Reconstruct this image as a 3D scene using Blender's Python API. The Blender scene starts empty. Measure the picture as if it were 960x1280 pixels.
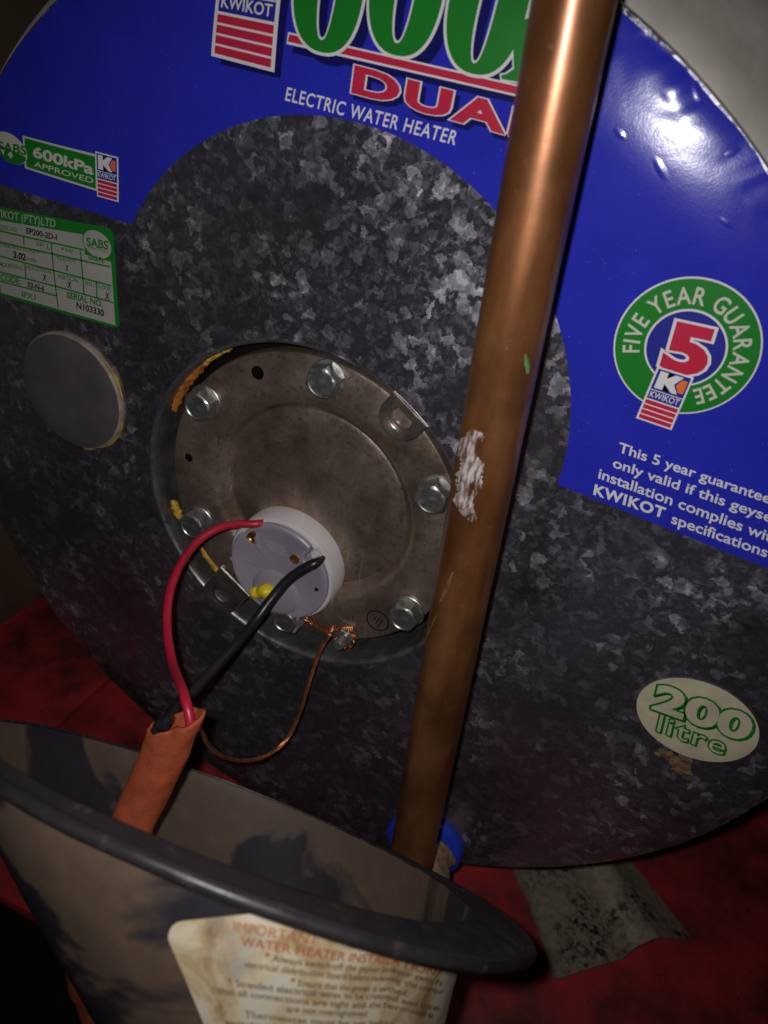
import bpy, bmesh, math, random
from mathutils import Vector, Matrix, noise

# ------------------------------------------------------------------ camera, world, flash, exposure
scene = bpy.context.scene
COL = scene.collection
PI = math.pi
random.seed(7)
CAM = Vector((0.14002, -0.33757, 0.25221))
RX = ((0.9065806959802687, -0.3361319053447107, 0.25519949820731663),
      (0.3938218446367473, 0.45641872238121833, -0.797863587680755),
      (0.15170957900818738, 0.8238308637513109, 0.5461564899989084))
ROT = Matrix(RX)
FPX = 986.8
cd = bpy.data.cameras.new('camera')
cam = bpy.data.objects.new('camera', cd)
COL.objects.link(cam)
cam.matrix_world = Matrix.Translation(CAM) @ ROT.to_4x4()
cd.sensor_fit = 'VERTICAL'
cd.sensor_width = 27.0
cd.sensor_height = 36.0
cd.lens = FPX / 1280 * 36
cd.clip_start = 0.01
cd.clip_end = 50
cd.dof.use_dof = True
cd.dof.focus_distance = 0.41
cd.dof.aperture_fstop = 10.0
scene.camera = cam

world = bpy.data.worlds.new('World')
scene.world = world
world.use_nodes = True
bg = world.node_tree.nodes['Background']
bg.inputs['Color'].default_value = (0.55, 0.6, 0.75, 1)
bg.inputs['Strength'].default_value = 0.006

# the phone's own flash, a few centimetres beside the lens
fl = bpy.data.lights.new('phone_flash', 'SPOT')
fl.energy = 4.1
fl.color = (1.0, 0.97, 0.99)
fl.shadow_soft_size = 0.0045
fl.spot_size = math.radians(112)
fl.spot_blend = 1.0
flo = bpy.data.objects.new('phone_flash', fl)
COL.objects.link(flo)
flo.matrix_world = Matrix.Translation(CAM + ROT @ Vector((-0.013, 0.009, 0.0))) @ ROT.to_4x4()

vs = scene.view_settings
vs.view_transform = 'Standard'
vs.look = 'None'
vs.exposure = 0.0
vs.gamma = 1.0
scene.render.resolution_x = 768
scene.render.resolution_y = 1024

# ------------------------------------------------------------------ geometry helpers
R_END = 0.27          # radius of the heater's end plate
HOLE_C = (-0.017, -0.0024)
HOLE_R = 0.1028
FLOOR_Z = -0.322


RIM = [(-180, .2755), (-153, .2748), (-145, .2740), (-136, .2710), (-128, .2670), (-118, .2648), (-100, .2640), (-60, .2644), (-50, .2657), (-40, .2690),
       (-31, .2730), (-22, .2762), (-15, .2768), (0, .2740), (30, .2665), (55, .2640), (58, .2652), (62, .2680), (66, .2712), (71, .2745), (90, .2800), (110, .2835), (130, .2850), (145, .2830), (165, .2780), (180, .2755)]


def rim_r(a):
    """the pressed rim is not a perfect circle"""
    d = math.degrees(a)
    d = (d + 180) % 360 - 180
    acc = 0
    for k in range(-3, 4):
        e = (d + k * 4 + 180) % 360 - 180
        for (a0, r0), (a1, r1) in zip(RIM, RIM[1:]):
            if a0 <= e <= a1:
                acc += r0 + (r1 - r0) * (e - a0) / (a1 - a0)
                break
    return acc / 7


def prof(x, z):
    """bulge of the end plate: flat in the middle, rolling back towards the rim"""
    r = math.hypot(x, z)
    if r > .268:
        return 2.8 * .035 ** 2 + 2 * 2.8 * .035 * (r - .268)
    return 2.8 * max(0.0, r - 0.233) ** 2


def ray(px, py):
    return ROT @ Vector((px - 480, -(py - 640), -FPX))


def at(px, py, y=0.0):
    d = ray(px, py)
    return CAM + d * ((y - CAM.y) / d.y)


def on_face(px, py):
    yy = 0.0
    for _ in range(4):
        p = at(px, py, yy)
        yy = prof(p.x, p.z)
    return Vector((p.x, p.z))


def atz(px, py, z):
    d = ray(px, py)
    return CAM + d * ((z - CAM.z) / d.z)


def atd(px, py, dep):
    return CAM + ray(px, py) * (dep / FPX)


def lift(p, h):
    return Vector((p[0], prof(p[0], p[1]) - h, p[1]))


def link_mesh(name, verts, faces, mat, parent=None, smooth=False):
    me = bpy.data.meshes.new(name)
    me.from_pydata([tuple(v) for v in verts], [], faces)
    me.update()
    if smooth:
        for p in me.polygons:
            p.use_smooth = True
    o = bpy.data.objects.new(name, me)
    COL.objects.link(o)
    if mat:
        me.materials.append(mat)
    if parent:
        o.parent = parent
    return o


def auto_smooth(o, ang=35):
    me = o.data
    bm = bmesh.new()
    bm.from_mesh(me)
    lim = math.radians(ang)
    for e in bm.edges:
        if len(e.link_faces) == 2:
            e.smooth = e.calc_face_angle(0) < lim
    for f in bm.faces:
        f.smooth = True
    bm.to_mesh(me)
    bm.free()
    return o


def fix_normals(o):
    bm = bmesh.new()
    bm.from_mesh(o.data)
    bmesh.ops.recalc_face_normals(bm, faces=bm.faces)
    bm.to_mesh(o.data)
    bm.free()
    return o


def empty(name, loc=(0, 0, 0)):
    o = bpy.data.objects.new(name, None)
    o.empty_display_size = 0.02
    COL.objects.link(o)
    o.location = loc
    return o


def tag(o, label=None, cat=None, group=None, kind=None):
    if label:
        o['label'] = label
    if cat:
        o['category'] = cat
    if group:
        o['group'] = group
    if kind:
        o['kind'] = kind
    return o


def lathe(name, profile, centre, mat, parent=None, n=96, ang=35, axis=None, close=False):
    """revolve (radius, y) pairs about an axis through centre=(x, z), along world y"""
    verts, faces = [], []
    m = len(profile)
    for r, y in profile:
        for j in range(n):
            a = 2 * PI * j / n
            verts.append(Vector((centre[0] + r * math.cos(a), y, centre[1] + r * math.sin(a))))
    for i in range(m - 1):
        for j in range(n):
            k = (j + 1) % n
            faces.append((i * n + j, i * n + k, (i + 1) * n + k, (i + 1) * n + j))
    if close:
        faces.append(tuple((m - 1) * n + j for j in range(n)))
    if axis is not None:
        q = Vector((0, -1, 0)).rotation_difference(axis[1].normalized()).to_matrix()
        verts = [axis[0] + q @ v for v in verts]
    o = link_mesh(name, verts, faces, mat, parent)
    fix_normals(o)
    return auto_smooth(o, ang)


def spline(pts, n):
    """Catmull-Rom through pts"""
    P = [Vector(p) for p in pts]
    P = [2 * P[0] - P[1]] + P + [2 * P[-1] - P[-2]]
    out = []
    segs = len(P) - 3
    for s in range(segs):
        p0, p1, p2, p3 = P[s:s + 4]
        for i in range(n):
            t = i / n
            out.append(0.5 * ((2 * p1) + (-p0 + p2) * t + (2 * p0 - 5 * p1 + 4 * p2 - p3) * t * t
                              + (-p0 + 3 * p1 - 3 * p2 + p3) * t ** 3))
    out.append(P[-2].copy())
    return out


def tube_data(path, rad, n=14, cap=True, flat=None, bump=0.0, seed=0):
    verts, faces = [], []
    T = []
    for i in range(len(path)):
        a = path[max(0, i - 1)]
        b = path[min(len(path) - 1, i + 1)]
        T.append((b - a).normalized())
    nrm = T[0].orthogonal().normalized()
    for i, p in enumerate(path):
        nrm = (nrm - T[i] * nrm.dot(T[i])).normalized()
        bn = T[i].cross(nrm)
        r = rad(i / (len(path) - 1)) if callable(rad) else rad
        for j in range(n):
            a = 2 * PI * j / n
            k = 1.0
            if bump:
                k += bump * noise.noise(Vector((math.cos(a) * 2 + seed, math.sin(a) * 2, i * 0.45)))
            verts.append(p + (nrm * math.cos(a) + bn * math.sin(a)) * r * k)
    for i in range(len(path) - 1):
        for j in range(n):
            k = (j + 1) % n
            faces.append((i * n + j, i * n + k, (i + 1) * n + k, (i + 1) * n + j))
    if cap:
        faces.append(tuple(reversed(range(n))))
        faces.append(tuple((len(path) - 1) * n + j for j in range(n)))
    return verts, faces


def tube(name, path, rad, mat, parent=None, n=14, cap=True, bump=0.0, seed=0):
    v, f = tube_data(path, rad, n, cap, None, bump, seed)
    o = link_mesh(name, v, f, mat, parent)
    fix_normals(o)
    return auto_smooth(o, 50)


# ------------------------------------------------------------------ materials
class N:
    def __init__(self, name):
        self.m = bpy.data.materials.new(name)
        self.m.use_nodes = True
        self.t = self.m.node_tree
        self.b = self.t.nodes['Principled BSDF']
        self.geo = self.t.nodes.new('ShaderNodeTexCoord')

    def n(self, typ, **kw):
        nd = self.t.nodes.new(typ)
        for k, v in kw.items():
            if hasattr(nd, k) and k not in nd.inputs:
                setattr(nd, k, v)
        return nd

    def l(self, a, b):
        self.t.links.new(a, b)

    def coord(self):
        return self.geo.outputs['Object']

    def noise(self, scale, detail=4, rough=0.55, vec=None, dist=0.0):
        nd = self.n('ShaderNodeTexNoise')
        nd.inputs['Scale'].default_value = scale
        nd.inputs['Detail'].default_value = detail
        nd.inputs['Roughness'].default_value = rough
        nd.inputs['Distortion'].default_value = dist
        self.l(vec or self.coord(), nd.inputs['Vector'])
        return nd

    def ramp(self, fac, stops, interp='LINEAR'):
        nd = self.n('ShaderNodeValToRGB')
        cr = nd.color_ramp
        cr.interpolation = interp
        while len(cr.elements) < len(stops):
            cr.elements.new(0.5)
        for e, (p, c) in zip(cr.elements, stops):
            e.position = p
            e.color = (c, c, c, 1) if isinstance(c, (int, float)) else (*c, 1)
        self.l(fac, nd.inputs['Fac'])
        return nd.outputs['Color']

    def mix(self, fac, a, b, typ='MIX'):
        nd = self.n('ShaderNodeMix')
        nd.data_type = 'RGBA'
        nd.blend_type = typ
        for s, v in ((0, fac), (6, a), (7, b)):
            if hasattr(v, 'links'):
                self.l(v, nd.inputs[s])
            elif s == 0:
                nd.inputs[0].default_value = v
            else:
                nd.inputs[s].default_value = (*v, 1)
        return nd.outputs[2]

    def math(self, op, a, b=0.0):
        nd = self.n('ShaderNodeMath')
        nd.operation = op
        for i, v in enumerate((a, b)):
            if hasattr(v, 'links'):
                self.l(v, nd.inputs[i])
            else:
                nd.inputs[i].default_value = v
        return nd.outputs[0]

    def bump(self, h, strength=0.3, dist=0.001):
        nd = self.n('ShaderNodeBump')
        nd.inputs['Strength'].default_value = strength
        nd.inputs['Distance'].default_value = dist
        self.l(h, nd.inputs['Height'])
        self.l(nd.outputs['Normal'], self.b.inputs['Normal'])
        return nd

    def set(self, **kw):
        names = dict(col='Base Color', rough='Roughness', metal='Metallic', spec='Specular IOR Level', coat='Coat Weight', coatr='Coat Roughness')
        for k, v in kw.items():
            s = self.b.inputs[names[k]]
            if hasattr(v, 'links'):
                self.l(v, s)
            elif k == 'col':
                s.default_value = (*v, 1)
            else:
                s.default_value = v
        return self


def simple(name, col, rough=0.5, metal=0.0, var=0.25, scale=60, bump=0.0, bscale=400, spec=0.5):
    k = N(name)
    nz = k.noise(scale, 5)
    f = k.ramp(nz.outputs['Fac'], [(0.3, 1 - var), (0.7, 1 + var * 0.3)])
    k.set(col=k.mix(1.0, col, f, 'MULTIPLY'), metal=metal, spec=spec,
          rough=k.ramp(k.noise(scale * 1.7, 4).outputs['Fac'], [(0.3, max(0.05, rough - 0.1)), (0.7, min(1, rough + 0.12))]))
    if bump:
        k.bump(k.noise(bscale, 4).outputs['Fac'], bump, 0.0006)
    return k.m


def galvanised():
    k = N('galvanised_steel')
    warp = k.noise(130, 6, 0.65)
    off = k.n('ShaderNodeVectorMath', operation='MULTIPLY_ADD')
    k.l(warp.outputs['Color'], off.inputs[0])
    off.inputs[1].default_value = (0.013, 0.013, 0.013)
    k.l(k.coord(), off.inputs[2])

    def cells(scale):
        v = k.n('ShaderNodeTexVoronoi')
        v.inputs['Scale'].default_value = scale
        k.l(off.outputs[0], v.inputs['Vector'])
        return v
    v1, v2 = cells(185), cells(400)
    big = k.noise(9, 4)
    sep1 = k.n('ShaderNodeSeparateColor')
    k.l(v1.outputs['Color'], sep1.inputs[0])
    sep2 = k.n('ShaderNodeSeparateColor')
    k.l(v2.outputs['Color'], sep2.inputs[0])
    fl1 = k.ramp(sep1.outputs[0], [(0.60, 0.0), (0.98, 1.0)])
    fl2 = k.ramp(sep2.outputs[0], [(0.55, 0.0), (1.0, 1.0)])
    soft = k.ramp(k.noise(210, 4, 0.6).outputs['Fac'], [(0.42, 0.0), (0.66, 1.0)])
    fl = k.math('ADD', k.math('MULTIPLY', fl1, 0.65), k.math('ADD', k.math('MULTIPLY', fl2, 0.35), k.math('MULTIPLY', soft, 0.22)))
    cl = k.ramp(k.noise(17, 6, 0.6).outputs['Fac'], [(0.32, 0.2), (0.60, 1.0)])
    fl = k.math('MINIMUM', k.math('MULTIPLY', fl, cl), 1.0)
    base = k.mix(fl, (0.42, 0.425, 0.51), (0.74, 0.745, 0.80))
    dirt = k.ramp(big.outputs['Fac'], [(0.35, (0.66, 0.63, 0.62)), (0.65, (1, 1, 1))])
    col = k.mix(1.0, base, dirt, 'MULTIPLY')
    # fine scratches
    mp = k.n('ShaderNodeMapping')
    mp.inputs['Rotation'].default_value = (0, 0.5, 0)
    mp.inputs['Scale'].default_value = (900, 1, 26)
    k.l(k.coord(), mp.inputs['Vector'])
    sc = k.ramp(k.noise(1.0, 3, vec=mp.outputs[0]).outputs['Fac'], [(0.70, 0.0), (0.76, 1.0)])
    col = k.mix(k.math('MULTIPLY', sc, 0.25), col, (0.4, 0.4, 0.4))
    # brownish run marks
    st = k.ramp(k.noise(14, 5, dist=0.6).outputs['Fac'], [(0.60, 0.0), (0.74, 1.0)])
    col = k.mix(k.math('MULTIPLY', st, 0.5), col, (0.05, 0.035, 0.022))
    k.set(col=col, metal=0.93, spec=0.4, rough=k.ramp(fl, [(0.0, 0.17), (0.18, 0.29), (1.0, 0.61)]))
    # spangle facets lean a little this way and that
    sub = k.n('ShaderNodeVectorMath', operation='SUBTRACT')
    k.l(v2.outputs['Color'], sub.inputs[0])
    sub.inputs[1].default_value = (0.5, 0.5, 0.5)
    mul = k.n('ShaderNodeVectorMath', operation='SCALE')
    k.l(sub.outputs[0], mul.inputs[0])
    mul.inputs['Scale'].default_value = 0.06
    g = k.n('ShaderNodeNewGeometry')
    add = k.n('ShaderNodeVectorMath', operation='ADD')
    k.l(g.outputs['Normal'], add.inputs[0])
    k.l(mul.outputs[0], add.inputs[1])
    nn = k.n('ShaderNodeVectorMath', operation='NORMALIZE')
    k.l(add.outputs[0], nn.inputs[0])
    b = k.bump(k.noise(420, 4).outputs['Fac'], 0.05, 0.0006)
    k.l(nn.outputs[0], b.inputs['Normal'])
    return k.m


def flange_mat():
    k = N('tarnished_flange_steel')
    n1 = k.noise(28, 6, 0.6)
    n2 = k.noise(160, 5)
    col = k.ramp(n1.outputs['Fac'], [(0.3, (0.15, 0.108, 0.086)), (0.5, (0.29, 0.222, 0.182)), (0.72, (0.42, 0.33, 0.25))])
    rust = k.ramp(k.noise(45, 6, 0.65, dist=0.4).outputs['Fac'], [(0.54, 0.0), (0.68, 1.0)])
    col = k.mix(k.math('MULTIPLY', rust, 0.65), col, (0.20, 0.115, 0.045))
    mp = k.n('ShaderNodeMapping')
    mp.inputs['Rotation'].default_value = (0, -0.7, 0)
    mp.inputs['Scale'].default_value = (330, 1, 30)
    k.l(k.coord(), mp.inputs['Vector'])
    sc = k.ramp(k.noise(1, 4, vec=mp.outputs[0]).outputs['Fac'], [(0.60, 0), (0.70, 1)])
    col = k.mix(k.math('MULTIPLY', sc, k.ramp(k.noise(30, 2).outputs['Fac'], [(0.45, 0), (0.6, 0.9)])), col, (0.62, 0.50, 0.38))
    pit = k.ramp(k.noise(420, 4, 0.6).outputs['Fac'], [(0.28, 0.55), (0.45, 1.0)])
    col = k.mix(1.0, col, pit, 'MULTIPLY')
    k.set(col=col, metal=0.75, spec=0.4, rough=k.ramp(n2.outputs['Fac'], [(0.3, 0.33), (0.7, 0.50)]))
    k.bump(k.math('ADD', n2.outputs['Fac'], k.noise(600, 3).outputs['Fac']), 0.18, 0.0006)
    return k.m


def copper_pipe_mat():
    k = N('weathered_copper')
    mp = k.n('ShaderNodeMapping')
    mp.inputs['Scale'].default_value = (60, 60, 14)
    k.l(k.coord(), mp.inputs['Vector'])
    n1 = k.noise(1, 6, 0.6, vec=mp.outputs[0])
    col = k.ramp(n1.outputs['Fac'], [(0.3, (0.17, 0.058, 0.020)), (0.5, (0.29, 0.112, 0.038)), (0.7, (0.38, 0.165, 0.062))])
    dark = k.ramp(k.noise(22, 5).outputs['Fac'], [(0.48, 0.0), (0.62, 1.0)])
    col = k.mix(k.math('MULTIPLY', dark, 0.6), col, (0.13, 0.05, 0.018))
    spk = k.ramp(k.noise(380, 3).outputs['Fac'], [(0.66, 0), (0.72, 1)])
    col = k.mix(k.math('MULTIPLY', spk, 0.3), col, (0.5, 0.28, 0.12))
    k.set(col=col, metal=0.68, spec=0.5, coat=0.45, coatr=0.27, rough=k.ramp(n1.outputs['Fac'], [(0.3, 0.33), (0.7, 0.45)]))
    k.bump(k.noise(260, 5).outputs['Fac'], 0.06, 0.0006)
    return k.m


def cover_mat():
    k = N('dark_stained_cover_metal')
    n1 = k.noise(10, 6, 0.5, dist=0.5)
    m = k.ramp(n1.outputs['Fac'], [(0.470, 0.0), (0.505, 1.0)])
    edge = k.ramp(k.noise(90, 5).outputs['Fac'], [(0.3, 0.75), (0.7, 1.0)])
    dust = k.mix(1.0, (0.125, 0.083, 0.055), edge, 'MULTIPLY')
    wet = k.mix(1.0, (0.034, 0.031, 0.038), edge, 'MULTIPLY')
    k.set(col=k.mix(m, wet, dust), metal=0.1, spec=0.5,
          rough=k.mix(m, (0.4, 0.4, 0.4), (0.68, 0.68, 0.68)))
    k.bump(k.noise(300, 5).outputs['Fac'], 0.15, 0.0006)
    return k.m


def sticker_mat(name, col, rough=0.28, var=0.10, bump=0.05, spec=0.5):
    k = N(name)
    f = k.ramp(k.noise(35, 5).outputs['Fac'], [(0.3, 1 - var), (0.7, 1.0)])
    k.set(col=k.mix(1.0, col, f, 'MULTIPLY'), rough=rough, spec=spec)
    k.bump(k.noise(1500, 2).outputs['Fac'], bump, 0.0003)
    return k.m


def blue_mat():
    k = N('glossy_blue_vinyl')
    f = k.ramp(k.noise(35, 5).outputs['Fac'], [(0.3, 0.86), (0.7, 1.0)])
    sp = k.ramp(k.noise(900, 2).outputs['Fac'], [(0.72, 0), (0.76, 1)])
    col = k.mix(1.0, (0.022, 0.028, 0.42), f, 'MULTIPLY')
    col = k.mix(k.math('MULTIPLY', sp, 0.35), col, (0.25, 0.25, 0.5))
    k.set(col=col, rough=0.20, spec=0.35, coat=0.6, coatr=0.05)
    h = k.math('ADD', k.math('MULTIPLY', k.noise(1300, 3).outputs['Fac'], 0.5), k.math('MULTIPLY', k.noise(260, 3).outputs['Fac'], 0.8))
    b = k.bump(h, 0.09, 0.0005)
    k.l(b.outputs['Normal'], k.b.inputs['Coat Normal'])
    return k.m


def floor_mat():
    k = N('dull_red_floor_paint')
    n1 = k.noise(5, 6, 0.6)
    col = k.ramp(n1.outputs['Fac'], [(0.3, (0.24, 0.014, 0.018)), (0.7, (0.46, 0.028, 0.030))])
    so = k.ramp(k.noise(11, 6, 0.65).outputs['Fac'], [(0.44, 0.0), (0.62, 1.0)])
    col = k.mix(k.math('MULTIPLY', so, 0.85), col, (0.03, 0.012, 0.01))
    sp = k.ramp(k.noise(170, 3).outputs['Fac'], [(0.68, 0), (0.72, 1)])
    col = k.mix(k.math('MULTIPLY', sp, 0.7), col, (0.015, 0.01, 0.01))
    k.set(col=col, rough=0.6, spec=0.35)
    k.bump(k.noise(120, 6).outputs['Fac'], 0.3, 0.001)
    return k.m


def aged_label_mat():
    k = N('water_stained_paper')
    n1 = k.noise(48, 6, 0.62, dist=1.0)
    col = k.ramp(n1.outputs['Fac'], [(0.32, (0.25, 0.14, 0.05)), (0.45, (0.46, 0.34, 0.18)), (0.55, (0.58, 0.50, 0.33)), (0.70, (0.60, 0.56, 0.46))])
    g = k.ramp(k.noise(24, 4, dist=1.0).outputs['Fac'], [(0.58, 0.0), (0.68, 1.0)])
    col = k.mix(k.math('MULTIPLY', g, 0.55), col, (0.24, 0.22, 0.22))
    k.set(col=col, rough=0.55, spec=0.3)
    k.bump(k.noise(500, 4).outputs['Fac'], 0.1, 0.0006)
    return k.m


def sheet_mat():
    k = N('rusty_sheet_metal')
    n1 = k.noise(130, 7, 0.7)
    col = k.ramp(n1.outputs['Fac'], [(0.3, (0.17, 0.135, 0.10)), (0.7, (0.34, 0.285, 0.215))])
    area = k.ramp(k.noise(26, 3).outputs['Fac'], [(0.44, 0.0), (0.60, 1.0)])
    spots = k.ramp(k.noise(190, 6, 0.7).outputs['Fac'], [(0.42, 1.0), (0.54, 0.0)])
    col = k.mix(k.math('MULTIPLY', area, spots), col, (0.02, 0.013, 0.008))
    k.set(col=col, metal=0.15, spec=0.4, rough=0.6)
    k.bump(k.noise(260, 5).outputs['Fac'], 0.3, 0.0008)
    return k.m


M = {}
M['galv'] = galvanised()
M['flange'] = flange_mat()
M['copper'] = copper_pipe_mat()
M['cover'] = cover_mat()
M['blue'] = blue_mat()
M['floor'] = floor_mat()
M['paper'] = aged_label_mat()
M['sheet'] = sheet_mat()
M['jacket'] = simple('grey_jacket_paint', (0.46, 0.43, 0.37), 0.42, 0.0, 0.3, 25, 0.25, 200)
M['lip'] = simple('bare_steel_lip', (0.36, 0.35, 0.34), 0.34, 0.85, 0.5, 70, 0.2, 300)
M['zinc'] = simple('zinc_plated_steel', (0.46, 0.47, 0.45), 0.36, 0.9, 0.3, 200, 0.06, 700)
M['markgrey'] = simple('dull_grade_mark', (0.16, 0.16, 0.155), 0.5, 0.6, 0.3, 200)
M['tabsteel'] = simple('greasy_tab_steel', (0.36, 0.31, 0.27), 0.30, 0.85, 0.4, 90, 0.15, 400)
M['foam'] = simple('orange_foam_sealant', (0.42, 0.14, 0.012), 0.75, 0, 0.5, 150, 0.6, 500)
M['yfoam'] = simple('yellow_foam_sealant', (0.62, 0.36, 0.03), 0.75, 0, 0.4, 200, 0.6, 500)
M['yellowcap'] = simple('faded_yellow_edge', (0.42, 0.27, 0.07), 0.7, 0, 0.6, 160, 0.4, 500)
M['capgrey'] = simple('matt_grey_plastic', (0.088, 0.077, 0.078), 0.5, 0, 0.22, 50, 0.12, 500)
M['capedge'] = simple('worn_plastic_edge', (0.30, 0.23, 0.18), 0.6, 0, 0.4, 120, 0.2, 500)
M['dark'] = simple('dark_gap', (0.006, 0.005, 0.0045), 0.9, 0, 0.4, 80, spec=0.1)
M['white'] = sticker_mat('print_white', (0.68, 0.67, 0.66))
M['green'] = sticker_mat('print_green', (0.012, 0.19, 0.02))
M['red'] = sticker_mat('print_red', (0.50, 0.02, 0.055))
M['navy'] = sticker_mat('print_navy', (0.02, 0.025, 0.26))
M['orange'] = sticker_mat('print_orange', (0.78, 0.16, 0.03))
M['cream'] = sticker_mat('print_cream', (0.56, 0.54, 0.46))
M['black'] = sticker_mat('print_black', (0.02, 0.02, 0.02))
M['platew'] = sticker_mat('rating_plate_white', (0.38, 0.365, 0.33), 0.4)
M['shadowblue'] = sticker_mat('print_drop_shadow_navy', (0.008, 0.009, 0.10), 0.22)
M['oval'] = simple('yellowed_sticker_paper', (0.56, 0.50, 0.34), 0.45, 0, 0.22, 60, 0.05, 700)
M['lav'] = simple('lavender_grey_plastic', (0.30, 0.27, 0.325), 0.38, 0, 0.1, 60, 0.05, 900)
M['ivory'] = simple('off_white_plastic', (0.62, 0.58, 0.57), 0.45, 0, 0.12, 60, 0.06, 700)
M['brass'] = simple('brass', (0.62, 0.36, 0.08), 0.3, 0.9, 0.3, 300)
M['yellow'] = simple('yellow_plastic', (0.78, 0.60, 0.01), 0.4, 0, 0.12, 200)
M['redwire'] = simple('red_wire_insulation', (0.44, 0.012, 0.035), 0.4, 0, 0.15, 60, 0.04, 500)
M['blackwire'] = simple('black_wire_insulation', (0.014, 0.014, 0.016), 0.34, 0, 0.2, 60, 0.08, 500)
M['barecopper'] = simple('bare_copper_strand', (0.62, 0.24, 0.10), 0.32, 0.85, 0.4, 200)
M['sheath'] = simple('orange_rubber_sheath', (0.36, 0.068, 0.022), 0.7, 0, 0.4, 90, 0.5, 600)


def rim_mat():
    k = N('worn_black_rim')
    sc = k.ramp(k.noise(70, 7, 0.7).outputs['Fac'], [(0.58, 0.0), (0.68, 1.0)])
    d = k.ramp(k.noise(18, 5).outputs['Fac'], [(0.35, (0.6, 0.6, 0.6)), (0.7, (1.25, 1.15, 1.05))])
    col = k.mix(k.math('MULTIPLY', sc, 0.55), (0.028, 0.025, 0.029), (0.16, 0.13, 0.11))
    k.set(col=k.mix(1.0, col, d, 'MULTIPLY'), metal=0.15, spec=0.5, rough=k.ramp(k.noise(110, 5).outputs['Fac'], [(0.3, 0.28), (0.7, 0.55)]))
    k.bump(k.noise(420, 5).outputs['Fac'], 0.2, 0.0006)
    return k.m


M['rim'] = rim_mat()
M['bluering'] = simple('blue_plastic_ring', (0.015, 0.05, 0.55), 0.4, 0, 0.2, 100)
M['hessian'] = simple('brown_hemp_wrap', (0.27, 0.17, 0.085), 0.85, 0, 0.5, 240, 0.8, 700)
M['wallbrown'] = simple('dark_brown_plank', (0.13, 0.085, 0.05), 0.8, 0, 0.5, 12, 0.4, 90)
M['wall'] = simple('dark_plaster', (0.16, 0.14, 0.12), 0.85, 0, 0.3, 10, 0.4, 60)
M['chalk'] = simple('white_paint_smear', (0.66, 0.60, 0.58), 0.7, 0, 0.3, 300, 0.4, 800)


def chalk_mat():
    k = N('streaky_white_paint')
    mp = k.n('ShaderNodeMapping')
    mp.inputs['Rotation'].default_value = (0.0, 0.12, 0.0)
    mp.inputs['Scale'].default_value = (520, 520, 120)
    k.l(k.coord(), mp.inputs['Vector'])
    n1 = k.noise(1, 5, 0.65, vec=mp.outputs[0])
    k.set(col=k.ramp(n1.outputs['Fac'], [(0.3, (0.36, 0.27, 0.22)), (0.6, (0.66, 0.60, 0.58))]), rough=0.75, spec=0.3)
    k.l(k.ramp(n1.outputs['Fac'], [(0.40, 0.0), (0.60, 0.75)]), k.b.inputs['Alpha'])
    return k.m


M['chalk'] = chalk_mat()
M['scuffcopper'] = simple('scuffed_copper', (0.52, 0.30, 0.15), 0.4, 0.7, 0.5, 400, 0.3, 800)
M['verdigris'] = simple('green_verdigris', (0.10, 0.25, 0.06), 0.7, 0, 0.4, 500, 0.4, 900)
M['debris'] = simple('brown_glue_residue', (0.17, 0.11, 0.05), 0.8, 0, 0.6, 250, 0.7, 600)

# ------------------------------------------------------------------ the setting
xw = atz(0, 785, FLOOR_Z).x - 0.004
v = [(-3, -1.5, FLOOR_Z - .012), (3, -1.5, FLOOR_Z - .012), (3, 2, FLOOR_Z - .012), (-3, 2, FLOOR_Z - .012)]
floor = tag(link_mesh('floor', v, [(0, 1, 2, 3)], M['dark']), kind='structure')


def slab(name, x0, x1, y0, y1, z0, z1, mat, parent, bev=0.002, rotz=0):
    bm = bmesh.new()
    bmesh.ops.create_cube(bm, size=1)
    for vv in bm.verts:
        vv.co = Vector((x0 + (vv.co.x + .5) * (x1 - x0), y0 + (vv.co.y + .5) * (y1 - y0), z0 + (vv.co.z + .5) * (z1 - z0)))
    if bev:
        bmesh.ops.bevel(bm, geom=bm.edges[:], offset=bev, segments=2, affect='EDGES', profile=0.5)
    me = bpy.data.meshes.new(name)
    bm.to_mesh(me)
    bm.free()
    me.materials.append(mat)
    o = bpy.data.objects.new(name, me)
    COL.objects.link(o)
    if parent:
        o.parent = parent
    return auto_smooth(o)


xs = atz(122, 862, FLOOR_Z).x
slab('floor_slab', xw, xs - .0012, -.5, 1.2, FLOOR_Z - .011, FLOOR_Z, M['floor'], floor, .003)
slab('floor_slab', -.045, 0.75, -.6, -.1245, FLOOR_Z - .011, FLOOR_Z - .0004, M['floor'], floor, .003)
slab('floor_slab', xs + .0012, 0.75, -.122, 1.2, FLOOR_Z - .011, FLOOR_Z + .0012, M['floor'], floor, .003)
wall_left = tag(slab('wall_left', xw - .06, xw - .001, -.4, 1.6, FLOOR_Z - .01, 1.2, M['wallbrown'], None, .004), kind='structure')
wall_back = tag(slab('wall_back', -1.5, 1.6, 1.62, 1.7, FLOOR_Z - .01, 1.6, M['wall'], None, 0), kind='structure')

# ------------------------------------------------------------------ the water heater
heater = tag(empty('water_heater', (0, 0.4, FLOOR_Z)),
             'galvanised steel water heater lying on its side with blue stickers on its round end', 'water heater')
HEAT_OFF = Vector((0, 0.4, FLOOR_Z))


def part(o, parent):
    """parent o so that its world-space mesh stays where it is"""
    o.parent = parent
    w = Vector((0, 0, 0))
    p = parent
    while p:
        w += p.location
        p = p.parent
    o.location = -w
    return o


def sub(o, parent):
    """parent is itself a world-space mesh under a thing: keep both aligned"""
    o.parent = parent
    o.location = (0, 0, 0)
    return o


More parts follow.
